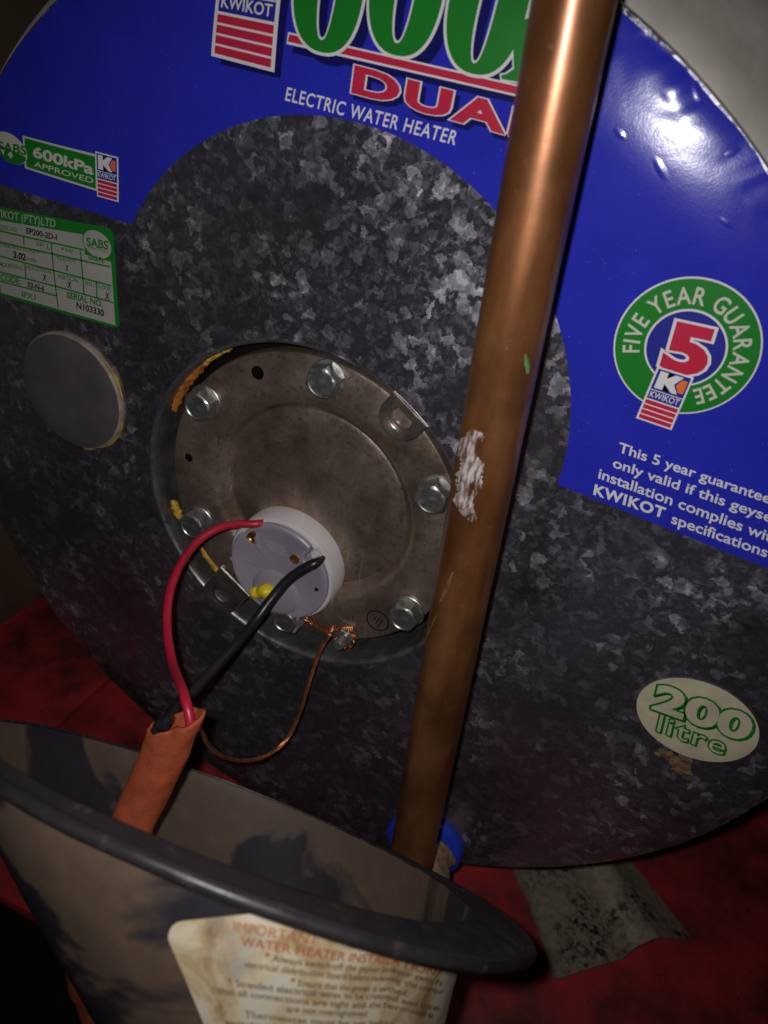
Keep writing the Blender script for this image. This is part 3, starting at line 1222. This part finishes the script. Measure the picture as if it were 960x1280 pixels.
# two tabs with holes
def tab(cx, cz, ang, y0, ln=.016, wd=.0135, hr=.0058):
    th = .003
    n = 28
    outl = []
    for i in range(n + 1):
        a = PI / 2 + PI * i / n
        outl.append((wd * math.cos(a), wd * math.sin(a)))
    outl += [(ln, -wd), (ln, wd)]
    vv, ff = [], []
    m_ = len(outl)
    inner = []
    for (x, z) in outl:
        a = math.atan2(z, x)
        inner.append((hr * math.cos(a), hr * math.sin(a)))
    layers = [(outl, 0.0), (outl, -th + .0006), ([(x * .965, z * .965) for x, z in outl], -th), ([(x * 1.12, z * 1.12) for x, z in inner], -th), (inner, -th + .0006), (inner, 0.0)]
    ca, sa = math.cos(ang), math.sin(ang)
    for pts, y in layers:
        for x, z in pts:
            vv.append((cx + x * ca - z * sa, y0 + y, cz + x * sa + z * ca))
    for i in range(len(layers) - 1):
        for j in range(m_):
            k = (j + 1) % m_
            ff.append((i * m_ + j, i * m_ + k, (i + 1) * m_ + k, (i + 1) * m_ + j))
    o = link_mesh('fixing_tab', vv, ff, M['tabsteel'])
    fix_normals(o)
    auto_smooth(o, 40)
    return part(o, heater)


t1 = face_pt(501, 524, -.001)
t2 = face_pt(276, 745, -.003)
tdir = math.atan2(t1[1] - t2[1], t1[0] - t2[0])
tab(t1[0], t1[1], tdir, .0018, .0075, .0120, .0060)
tab(t2[0], t2[1], tdir, -.0008, .02, .0128, .0062)

# stamped earth symbol
sc2 = face_pt(472, 776, .0028)
er_ = lathe('earth_mark', [(.0066, .0029), (.0067, .0026), (.0072, .0026), (.0073, .0029)], sc2, M['dark'], None, 40)
part(er_, heater)
for dx, l_ in ((-.002, .0022), (0, .0034), (.002, .0045)):
    a = math.radians(-20)
    vv = []
    for u, w in ((-.0003, -l_ + .0), (.0003, -l_), (.0003, l_), (-.0003, l_)):
        x, z = dx + u, w * .8
        vv.append((sc2[0] + x * math.cos(a) - z * math.sin(a), .0027, sc2[1] + x * math.sin(a) + z * math.cos(a)))
    sub(link_mesh('earth_mark_bar', vv, [(0, 1, 2, 3)], M['dark']), er_)

# foam sealant squeezed into the gap
def foam(pxs, y, rad, mat, seed, bump=.7):
    P = [at(px, py, y) for px, py in pxs]
    part(tube('foam_sealant', spline(P, 8), lambda t: rad * (.55 + .45 * math.sin(PI * min(1, max(0, t)))), mat, None, 10, True, bump, seed), heater)


foam([(289, 434), (276, 439), (262, 448), (256, 455)], .006, .0020, M['yfoam'], 1)
foam([(262, 449), (246, 463), (233, 479), (223, 497), (218, 512)], .009, .0030, M['foam'], 2)
foam([(216, 625), (221, 637), (228, 651)], .008, .0026, M['yfoam'], 3)
foam([(244, 672), (262, 698), (274, 716)], .008, .0024, M['yfoam'], 5)
foam([(300, 778), (345, 806), (400, 825), (440, 829)], .014, .004, M['foam'], 6, .5)

# cold inlet: blue ring, hemp-wrapped nipple
ic = at(531, 1052, -.001)
ring = lathe('inlet_ring', [(.0165, -.0045), (.0185, -.006), (.0245, -.006), (.0265, -.0045), (.0268, .006)], (ic.x, ic.z), M['bluering'], None, 64, 40)
tag(ring, 'bright blue plastic ring round the inlet')
part(ring, heater)

# ------------------------------------------------------------------ copper pipe
P0 = at(717.5, 0, -.052)
P1 = at(518, 1050, -.052)
dz = (P0 - P1).normalized()
bot = P1 + dz * ((ic.z - P1.z) / dz.z)
pipe_t = tag(empty('copper_pipe', tuple(bot)), 'tall weathered brown copper pipe rising from the blue inlet ring', 'pipe')
PR = .01285
pv = []
path = [bot + dz * (.012 + .008 * i) for i in range(76)]
pipe_o = tube('pipe', path, PR, M['copper'], None, 48, True)
part(pipe_o, pipe_t)
# elbow and nipple into the tank
el = [Vector((bot.x, bot.y, bot.z)) + dz * .026, bot + dz * .012, bot + Vector((0, .003, .002)), Vector((bot.x, bot.y + .014, bot.z)), Vector((bot.x, bot.y + .028, bot.z))]
part(tube('elbow', spline(el, 6), .0152, M['copper'], None, 28, True), pipe_t)
npth = [Vector((bot.x, -.030 + .003 * i, bot.z)) for i in range(12)]
part(tube('hemp_wrap', npth, lambda t: .0188 + .0016 * math.sin(9 * t), M['hessian'], None, 36, True, .22, 3), pipe_t)
# whitish smear and scuffs on the pipe
def smear(pxs_c, widths, mat, name, th=.0003, seed=0):
    """a patch lying on the pipe surface along its length: (px, py) centre line and half widths in px"""
    vv, ff = [], []
    n_ = 9
    rows = 0
    for i, ((px, py), hw) in enumerate(zip(pxs_c, widths)):
        for j in range(n_):
            s = j / (n_ - 1) * 2 - 1
            jit = .35 * hw * noise.noise(Vector((i * 1.3, s * 3, seed)))
            d = ray(px + s * hw + jit, py)
            # intersect with pipe cylinder
            w0 = CAM - P1
            a_ = d - dz * d.dot(dz)
            b_ = w0 - dz * w0.dot(dz)
            A, B, Cc = a_.dot(a_), 2 * a_.dot(b_), b_.dot(b_) - (PR + th * (1 - s * s * .9)) ** 2
            disc = B * B - 4 * A * Cc
            t = (-B - math.sqrt(max(0, disc))) / (2 * A)
            vv.append(CAM + d * t)
        rows += 1
    for i in range(rows - 1):
        for j in range(n_ - 1):
            a = i * n_ + j
            ff.append((a, a + 1, a + n_ + 1, a + n_))
    return part(link_mesh(name, vv, ff, mat, None, True), pipe_t)


def dense(pts, ws, n):
    P = spline([(x, y, w) for (x, y), w in zip(pts, ws)], n)
    return [(p.x, p.y) for p in P], [max(.4, p.z) for p in P]


c_, w_ = dense([(590, 537), (594, 545), (582, 556), (584, 570), (591, 582), (585, 596), (587, 610), (580, 622), (581, 634), (588, 646), (592, 652)], [3, 13, 14, 12, 14, 17, 15, 13, 10, 8, 3], 5)
smear(c_, w_, M['chalk'], 'paint_smear', .0003, 1)
c_, w_ = dense([(566, 715), (557, 738), (550, 752)], [1, 2.6, 1.2], 5)
smear(c_, w_, M['scuffcopper'], 'scuff', .0001, 4)
c_, w_ = dense([(545, 770), (537, 787), (532, 800)], [1, 1.4, .8], 5)
smear(c_, w_, M['scuffcopper'], 'scuff', .0001, 5)
c_, w_ = dense([(657, 443), (659, 455), (660, 467)], [1.0, 3, 1.8], 5)
smear(c_, w_, M['verdigris'], 'verdigris_spot', .0003, 6)

# ------------------------------------------------------------------ thermostat
TY = -.0035
tf = at(350, 713, TY)
tc = (tf.x, tf.z)
TR = .0345
therm = tag(empty('thermostat', (tc[0], .0125, tc[1])), 'round lavender and white thermostat plugged into the flange', 'thermostat')
part(lathe('housing', [(TR - .002, .0136), (TR + .0002, .0126), (TR + .0004, -.0012), (TR - .0006, -.0026), (TR - .003, -.0030), (TR - .004, -.002)], tc, M['ivory'], None, 96, 40), therm)


def notch_disc(name, r, y0, y1, notches, mat, centre):
    """disc with rounded bites cut from its edge"""
    n = 240
    rim_pts = []
    for j in range(n):
        a = 2 * PI * j / n
        d = Vector((math.cos(a), math.sin(a)))
        k = r
        for (nx, nz, nr) in notches:
            # circle bite: march inwards
            s = k
            while s > 0 and (Vector((d.x * s - nx, d.y * s - nz)).length < nr):
                s -= .0003
            k = min(k, s) if s > 0 else k
        rim_pts.append(d * k)
    vv, ff = [], []
    lay = [(1.0, y0, 0), (1.0, y1 + .0008, 0), (1.0, y1, .0008), (1.0, y1, .0035), (1.0, y1 + .0004, .0042)]
    for _, y, ins in lay:
        for p in rim_pts:
            q = p * ((p.length - ins) / p.length)
            vv.append((centre[0] + q.x, y, centre[1] + q.y))
    for i in range(len(lay) - 1):
        for j in range(n):
            k = (j + 1) % n
            ff.append((i * n + j, i * n + k, (i + 1) * n + k, (i + 1) * n + j))
    vv.append((centre[0], y1 + .0004, centre[1]))
    for j in range(n):
        ff.append(((len(lay) - 1) * n + j, (len(lay) - 1) * n + (j + 1) % n, len(vv) - 1))
    o = link_mesh(name, vv, ff, mat)
    fix_normals(o)
    return auto_smooth(o, 35)


def rel(px, py, y=TY):
    p = at(px, py, y)
    return (p.x - tc[0], p.z - tc[1])


s1 = rel(310, 679)
s2 = rel(390, 716)
s3 = rel(392, 695)
TF_Y = -.0062
tface = notch_disc('cover_face', TR - .0022, -.002, TF_Y, [(*rel(313, 668), .0056), (*rel(309, 682), .0056), (*s3, .0058), (*rel(387, 721), .0056), (*rel(312, 660), .0056), (*rel(400, 688), .0056)], M['lav'], tc)
part(tface, therm)
part(lathe('notch_floor', [(TR - .0024, .003), (.0, .003)], tc, M['lav'], None, 60), therm)
for (x, z) in (rel(311, 676), rel(389, 712)):
    sc = lathe('terminal_screw', [(.0034, .003), (.0034, -.0045), (.0028, -.0052), (.0, -.0052)], (tc[0] + x, tc[1] + z), M['brass'], None, 20, 35)
    part(sc, therm)
    sub(slab('screw_slot', tc[0] + x - .0024, tc[0] + x + .0024, -.0055, -.0053, tc[1] + z - .0004, tc[1] + z + .0004, M['dark'], None, 0), sc)
x, z = rel(371, 696)
part(lathe('indicator', [(.0030, TF_Y + .0006), (.0030, TF_Y - .0003), (.0022, TF_Y - .0004), (.0020, TF_Y + .0003), (.0, TF_Y + .0003)], (tc[0] + x, tc[1] + z), M['brass'], None, 24), therm)
x, z = rel(398, 734)
part(lathe('pin_hole', [(.0012, TF_Y + .0008), (.0012, TF_Y - .0001), (.0, TF_Y - .0001)], (tc[0] + x, tc[1] + z), M['dark'], None, 14), therm)
# raised dial mound
x, z = rel(347, 738)
part(lathe('dial', [(.0165, TF_Y + .0006), (.0150, TF_Y - .0004), (.0125, TF_Y - .0011), (.006, TF_Y - .0013), (.0, TF_Y - .0013)], (tc[0] + x, tc[1] + z), M['lav'], None, 48, 60), therm)
# yellow setting knob
kn = [at(316, 738, TF_Y - .002), at(323, 741, TF_Y - .003), at(331, 739, TF_Y - .0035), at(340, 741, TF_Y - .003), at(345, 747, TF_Y - .002)]
part(tube('setting_knob', spline(kn, 5), lambda t: .0026 + .0016 * math.sin(PI * t) + .0006 * math.sin(14 * t), M['yellow'], None, 16, True, .25, 8), therm)
# small foot at the lower edge
ft = at(362, 786, .002)
o = slab('foot', ft.x - .0045, ft.x + .0075, -.0052, .010, ft.z + .0045, ft.z + .016, M['lav'], None, .0015)
part(o, therm)
# raised print bars (moulded text too small to read)
for (px, py, ln) in ((330, 676, .014), (333, 681, .013), (336, 686, .013), (306, 700, .008), (310, 704, .008)):
    p = at(px, py, TF_Y)
    o = slab('moulding_rib', p.x, p.x + ln, TF_Y - .00018, TF_Y + .001, p.z - .00035, p.z + .00035, M['lav'], None, 0)
    part(o, therm)
# wire entry collars
for px, py in ((399, 692), (325, 653)):
    p = at(px, py, -.0035)
    d = Vector((p.x - tc[0], 0, p.z - tc[1])).normalized()
    q = tube('wire_collar', [p - d * .004 + Vector((0, .0012, 0)), p + d * .0012 + Vector((0, .0012, 0))], .0034, M['ivory'], None, 18, True)
    part(q, therm)

# ------------------------------------------------------------------ cover lying in front
CC = Vector((0.04313342, -0.14583971, -0.06329231))
CM = Vector((-0.0584024, 0.76745827, 0.63843321))
CA = Vector((0.96293571, 0.21200342, -0.1667614))
CG = Vector((-0.26333244, 0.60503088, -0.75139448)) * 1.08
CR = .1275


def sect(d):
    """offset along CA and radius of the body at depth d behind the rim"""
    keys = [(0.0, -.010, .114), (.010, -.007, .1105), (.022, -.0015, .105), (.045, .014, .0915), (.075, .036, .0735), (.086, .042, .064), (.0915, .043, .05), (.093, .043, .0)]
    if d <= 0:
        return keys[0][1], keys[0][2]
    for (d0, o0, r0_), (d1, o1, r1_) in zip(keys, keys[1:]):
        if d <= d1:
            t = (d - d0) / (d1 - d0)
            return o0 + (o1 - o0) * t, r0_ + (r1_ - r0_) * t
    return keys[-1][1], keys[-1][2]


def cpt(k, d, out=0.0):
    o, r = sect(d)
    return CC - CM * d + CA * (o + (r + out) * math.cos(k)) + CG * ((r + out) * math.sin(k))


cover = tag(empty('element_cover', tuple(CC - CM * .093 + CA * .043)), 'dark stained round metal cover with rolled rim and yellowed warning label', 'cover')
deps = [-.0034, 0, .004, .010, .016, .022, .033, .045, .060, .075, .081, .086, .089, .0915, .0926]
nK = 144
vv, ff = [], []
for d in deps:
    for j in range(nK):
        vv.append(cpt(2 * PI * j / nK, d))
for d in reversed(deps):
    for j in range(nK):
        vv.append(cpt(2 * PI * j / nK, max(-.0034, d - .0012), -.0012))
L = 2 * len(deps)
for i in range(L - 1):
    for j in range(nK):
        k = (j + 1) % nK
        if i == len(deps) - 1:
            continue
        ff.append((i * nK + j, i * nK + k, (i + 1) * nK + k, (i + 1) * nK + j))
i = len(deps) - 1
ff.append(tuple(i * nK + j for j in range(nK)))
ff.append(tuple((i + 1) * nK + j for j in reversed(range(nK))))
body = fix_normals(link_mesh('cover_body', vv, ff, M['cover']))
auto_smooth(body, 40)
part(body, cover)
# rim: flat flange plus rolled bead
sec = [(.1128, .0040), (.1140, .0042), (.1155, .0038), (.119, .0028), (.1230, .0014)] + [(CR + .0025 * math.cos(a_), .0025 * math.sin(a_)) for a_ in [math.radians(x) for x in range(160, -165, -18)]] + [(.1230, .0001), (.119, .0014), (.1150, .0024), (.1128, .0028)]
vv, ff = [], []
for r, h in sec:
    for j in range(nK):
        k = 2 * PI * j / nK
        bl = min(1.0, max(0.0, (CR - .004 - r) / (CR - .004 - .1130))) * -.010
        wob = .0006 * noise.noise(Vector((math.cos(k) * 3, math.sin(k) * 3, 2)))
        vv.append(CC + CM * (h + wob) + CA * (r * math.cos(k) + bl) + CG * (r * math.sin(k)))
m_ = len(sec)
for i in range(m_):
    i2 = (i + 1) % m_
    for j in range(nK):
        k = (j + 1) % nK
        ff.append((i * nK + j, i * nK + k, i2 * nK + k, i2 * nK + j))
rim = fix_normals(link_mesh('rolled_rim', vv, ff, M['rim']))
auto_smooth(rim, 40)
part(rim, cover)

# warning label on the wall facing the lens
def interp(x, tab):
    if x <= tab[0][0]:
        (x0, y0), (x1, y1) = tab[0], tab[1]
    elif x >= tab[-1][0]:
        (x0, y0), (x1, y1) = tab[-2], tab[-1]
    else:
        for (x0, y0), (x1, y1) in zip(tab, tab[1:]):
            if x <= x1:
                break
    return y0 + (y1 - y0) * (x - x0) / (x1 - x0)


def lab(x, y, h):
    """label coordinates (x along the wall, y down it) to a point on the cover's wall"""
    k = interp(x, [(214, 265), (330, 281), (400, 292), (500, 307), (545, 320), (572, 338)])
    d = interp(x, [(214, .0169), (330, .0074), (400, .0022), (500, -.0043), (545, -.003), (572, .0013)]) + .000236 * (y - 1142)
    return cpt(math.radians(k), min(.080, max(.0018, d)), h)


def lab_rounded(n=48, m=40, rc=24.0):
    vv, ff = [], []
    y0, y1 = 1146.0, 1345.0
    for i in range(m + 1):
        y = y0 + (y1 - y0) * (i / m) ** 1.5
        s0, s1 = 213.0 + (y - y0) * .17, 571.0
        for tt in ((y - y0) / rc, (y1 - y) / rc):
            if tt < 1:
                e = rc * (1 - math.sqrt(max(0, 1 - (1 - tt) ** 2)))
                s0, s1 = s0 + e, s1 - e
        for j in range(n + 1):
            s = s0 + (s1 - s0) * j / n
            vv.append(lab(s, y - .12 * (min(s, 330) - 213), .0005))
    for i in range(m):
        for j in range(n):
            a = i * (n + 1) + j
            ff.append((a, a + 1, a + n + 2, a + n + 1))
    return vv, ff


vv, ff = lab_rounded()
label = link_mesh('warning_label', vv, ff, M['paper'], None, True)
tag(label, 'yellowed water-stained warning label with red heading')
part(label, cover)
M['fadedred'] = sticker_mat('faded_red_print', (0.40, 0.12, 0.06), .5)
M['fadedblack'] = sticker_mat('faded_black_print', (0.14, 0.105, 0.07), .5)
lmap = lambda p, h: lab(p.x, p.y, .0009)


def ltxt(s, x0, y0, x1, hgt=8.0, mat='fadedblack', slope=.16, bold=.012):
    lettering(label, s, (x0, y0), (x1, y0 + slope * (x1 - x0)), (x0 + hgt * .1, y0 - hgt), M[mat], 0, bold=bold, fmap=lmap)


ltxt('IMPORTANT', 299, 1154, 392, 12, 'fadedred', .17, 0)
ltxt('WATER HEATER INSTALLATION', 307, 1171, 545, 11, 'fadedred', .17)
ltxt('Always switch-off the geyser isolator switch', 344, 1190, 552)
ltxt('electrical distribution board before removing the cover', 312, 1197, 556)
ltxt('Ensure that the geyser is earthed.', 375, 1221, 520)
ltxt('Stranded electrical wires to be crimped and use', 296, 1219, 556)
ltxt('that all connections are tight and the terminals', 268, 1226, 552)
ltxt('are not overtightened', 358, 1252, 470)
ltxt('Thermostat must be set before', 300, 1256, 520)
ltxt('switching on the power supply', 268, 1264, 500)
for x, y in ((336, 1184), (286, 1213), (366, 1215), (264, 1243)):
    ltxt('\u2022', x, y + 4, x + 5, 12, 'fadedred')

# ------------------------------------------------------------------ cable: sheath, red, black and bare earth wires
tipc = atd(221, 900, .345)
cable = tag(empty('electrical_cable', tuple(atd(125, 1290, .42))), 'orange sheathed cable with red, black and bare copper wires leading to the thermostat', 'cable')
shp = [tipc, atd(206, 940, .351), atd(186, 985, .357), atd(164, 1032, .361), atd(146, 1075, .364), atd(128, 1110, .366)]
sp_ = spline(shp, 8)
axis_dir = (sp_[0] - sp_[4]).normalized()
cam_side = (ROT @ Vector((1, 0, 0)))
side = (cam_side - axis_dir * cam_side.dot(axis_dir)).normalized()
fro = axis_dir.cross(side)
if fro.dot(CAM - tipc) < 0:
    fro = -fro
n_ = 40
vv, ff = [], []
SW, ST = .0106, .0072
m_ = len(sp_)


def shp_pt(i, a, shrink=0.0):
    p = sp_[i]
    t = i / (m_ - 1)
    ax = (sp_[max(0, i - 1)] - sp_[min(m_ - 1, i + 1)]).normalized()
    sd = (side - ax * side.dot(ax)).normalized()
    fr = ax.cross(sd)
    if fr.dot(CAM - p) < 0:
        fr = -fr
    w = SW * (1 - .10 * t) - shrink
    h = ST * (1 - .05 * t) - shrink
    ca, sa = math.cos(a), math.sin(a)
    q = p + sd * (w * ca) + fr * (h * sa)
    q += (sd * ca + fr * sa) * (.0005 * noise.noise(Vector((ca * 2, sa * 2, i * .35))))
    if i < 6:
        # torn mouth: higher on the right, dipping at the left front
        lipk = (1 - i / 6)
        q += axis_dir * lipk * (.0085 * ca - .0020 * max(0, sa) + .0012 * noise.noise(Vector((ca * 3, sa * 3, 9))))
    # pinch between the two wires
    if i < 10:
        k = (1 - i / 10)
        q -= fr * (.0034 * k * math.exp(-((ca + .05) / .28) ** 2) * (1 if sa > 0 else -.35))
    return q


for i in range(m_):
    for j in range(n_):
        vv.append(shp_pt(i, 2 * PI * j / n_))
for i in range(m_):
    for j in range(n_):
        vv.append(shp_pt(i, 2 * PI * j / n_, .0013))
for i in range(m_ - 1):
    for j in range(n_):
        k = (j + 1) % n_
        ff.append((i * n_ + j, i * n_ + k, (i + 1) * n_ + k, (i + 1) * n_ + j))
        o_ = m_ * n_
        ff.append((o_ + i * n_ + j, o_ + (i + 1) * n_ + j, o_ + (i + 1) * n_ + k, o_ + i * n_ + k))
for j in range(n_):
    k = (j + 1) % n_
    ff.append((j, m_ * n_ + j, m_ * n_ + k, k))
part(link_mesh('sheath', vv, ff, M['sheath'], None, True), cable)
# tail of the cable below the cover
tail = [atd(128, 1110, .366), atd(112, 1160, .38), atd(104, 1215, .40), atd(117, 1255, .42), atd(128, 1292, .43), atd(150, 1350, .45)]
end = Vector(tail[-1])
end.z = FLOOR_Z + .012
tail.append(end)
part(tube('cable_tail', spline(tail, 8), .0085, M['sheath'], None, 20, True, .06, 2), cable)

red_in = tipc + side * .0068 - axis_dir * .012
red_pts = [at(330, 654, -.0035), at(318, 655, -.006), at(298, 655, -.012), at(274, 660, -.022), at(248, 676, -.034), at(226, 705, -.050), at(212, 742, -.068), at(209, 785, -.086), at(216, 830, -.104)]
red_pts += [atd(230, 868, .352), tipc + side * .0066 - axis_dir * .001, red_in]
part(tube('red_wire', spline(red_pts, 8), .0023, M['redwire'], None, 18, True), cable)
blk_in = tipc - side * .0058 - axis_dir * .018
blk_pts = [at(404, 697, -.0030), at(396, 703, -.0085), at(380, 711, -.0125), at(360, 725, -.0165), at(340, 748, -.024), at(316, 780, -.038), at(284, 818, -.062), at(252, 853, -.090), at(226, 880, -.116)]
blk_pts += [atd(207, 903, .344), tipc - side * .0060 - axis_dir * .006, blk_in]
part(tube('black_wire', spline(blk_pts, 8), lambda t: .0030 - .0014 * max(0, 1 - t * 9), M['blackwire'], None, 18, True), cable)
earth_pts = [at(383, 772, .002), at(392, 778, .000), at(404, 786, -.003), at(412, 793, -.006), at(404, 806, -.009), at(394, 830, -.014), at(384, 862, -.022), at(374, 893, -.028), at(360, 922, -.036),
             at(338, 942, -.048), at(310, 951, -.062), at(280, 946, -.078), at(260, 930, -.095), at(252, 914, -.110), at(244, 903, -.124)]
ep = spline(earth_pts, 14)
vv, ff = [], []
for s in range(5):
    hp = []
    for i, p in enumerate(ep):
        T = (ep[min(len(ep) - 1, i + 1)] - ep[max(0, i - 1)]).normalized()
        n1 = T.cross(Vector((0.3, 1, 0.2))).normalized()
        n2 = T.cross(n1)
        a = 2 * PI * s / 5 + i * .16
        lo_ = .00075 + (.0010 if i < 40 else 0) * (1 - i / 40 if i < 40 else 0) * (1 + .8 * noise.noise(Vector((i * .3, s * 3, 0))))
        hp.append(p + n1 * lo_ * math.cos(a) + n2 * lo_ * math.sin(a))
    v2, f2 = tube_data(hp, .00055, 7)
    b_ = len(vv)
    vv += v2
    ff += [tuple(b_ + q for q in f) for f in f2]
# the strands wound round the stud
for s in range(5):
    hp = []
    for i in range(60):
        a = math.radians(150) - i / 59 * math.radians(300)
        r = .0068 + .0006 * math.sin(i * .9 + s * 1.4)
        hp.append(Vector((sc_[0] + r * math.cos(a), .0002 - .0009 * s + .0006 * math.cos(i * .8 + s), sc_[1] + r * math.sin(a))))
    v2, f2 = tube_data(hp, .0005, 7)
    b_ = len(vv)
    vv += v2
    ff += [tuple(b_ + q for q in f) for f in f2]
hp0 = at(408, 792, -.004)
hp1 = Vector((sc_[0] - .0062, .001, sc_[1] + .003))
for s in range(4):
    v2, f2 = tube_data(spline([hp0, (hp0 + hp1) / 2 + Vector((0, -.002 + .0006 * s, .001 * s)), hp1], 8), .0005, 7)
    b_ = len(vv)
    vv += v2
    ff += [tuple(b_ + q for q in f) for f in f2]
earth = fix_normals(link_mesh('earth_wire', vv, ff, M['barecopper'], None, True))
part(earth, cable)

# ------------------------------------------------------------------ bent strip of sheet metal under the heater
ZS = FLOOR_Z + .004
q0, q1, q2, q3 = atz(640, 1090, ZS), atz(690, 1228, ZS), atz(862, 1172, ZS), atz(790, 1080, ZS)
prof_s = [(0.0, .0035), (.03, .0018), (.08, .0010), (.30, .001), (.45, .0012), (.485, -.0006), (.505, .0045), (.525, .0105), (.56, .0135), (.64, .0165), (.69, .0175), (.72, .0160), (.78, .0115), (.88, .0052), (1.0, .0)]
vv, ff = [], []
nL = 20
for i in range(nL + 1):
    t = -0.5 + 1.5 * i / nL
    for s, h in prof_s:
        a = q0.lerp(q1, t)
        b = q3.lerp(q2, t)
        p = a.lerp(b, s)
        bend = .006 * math.sin(PI * max(0, t)) * (1 if s < .6 else .4)
        e = .0014 * noise.noise(Vector((s * 6, t * 4, 1)))
        side_w = .0022 * noise.noise(Vector((t * 5, 3, 3))) if s in (0.0,) else 0
        vv.append(p + Vector((side_w + bend * .5, 0, h + .0012 + e + .004 * max(0, t - .6) * (1 - s))))
m_ = len(prof_s)
top = len(vv)
vv += [p - Vector((0, 0, .0022)) for p in vv]
for i in range(nL):
    for j in range(m_ - 1):
        a = i * m_ + j
        ff.append((a, a + 1, a + m_ + 1, a + m_))
        ff.append((top + a, top + a + m_, top + a + m_ + 1, top + a + 1))
for i in range(nL):
    for j in (0, m_ - 1):
        a = i * m_ + j
        ff.append((a, a + m_, top + a + m_, top + a))
for i in (0, nL):
    for j in range(m_ - 1):
        a = i * m_ + j
        ff.append((a, a + 1, top + a + 1, top + a))
strip = fix_normals(link_mesh('metal_strip', vv, ff, M['sheet']))
auto_smooth(strip, 45)
tag(strip, 'rusty ribbed strip of sheet metal on the red floor under the heater', 'metal strip')
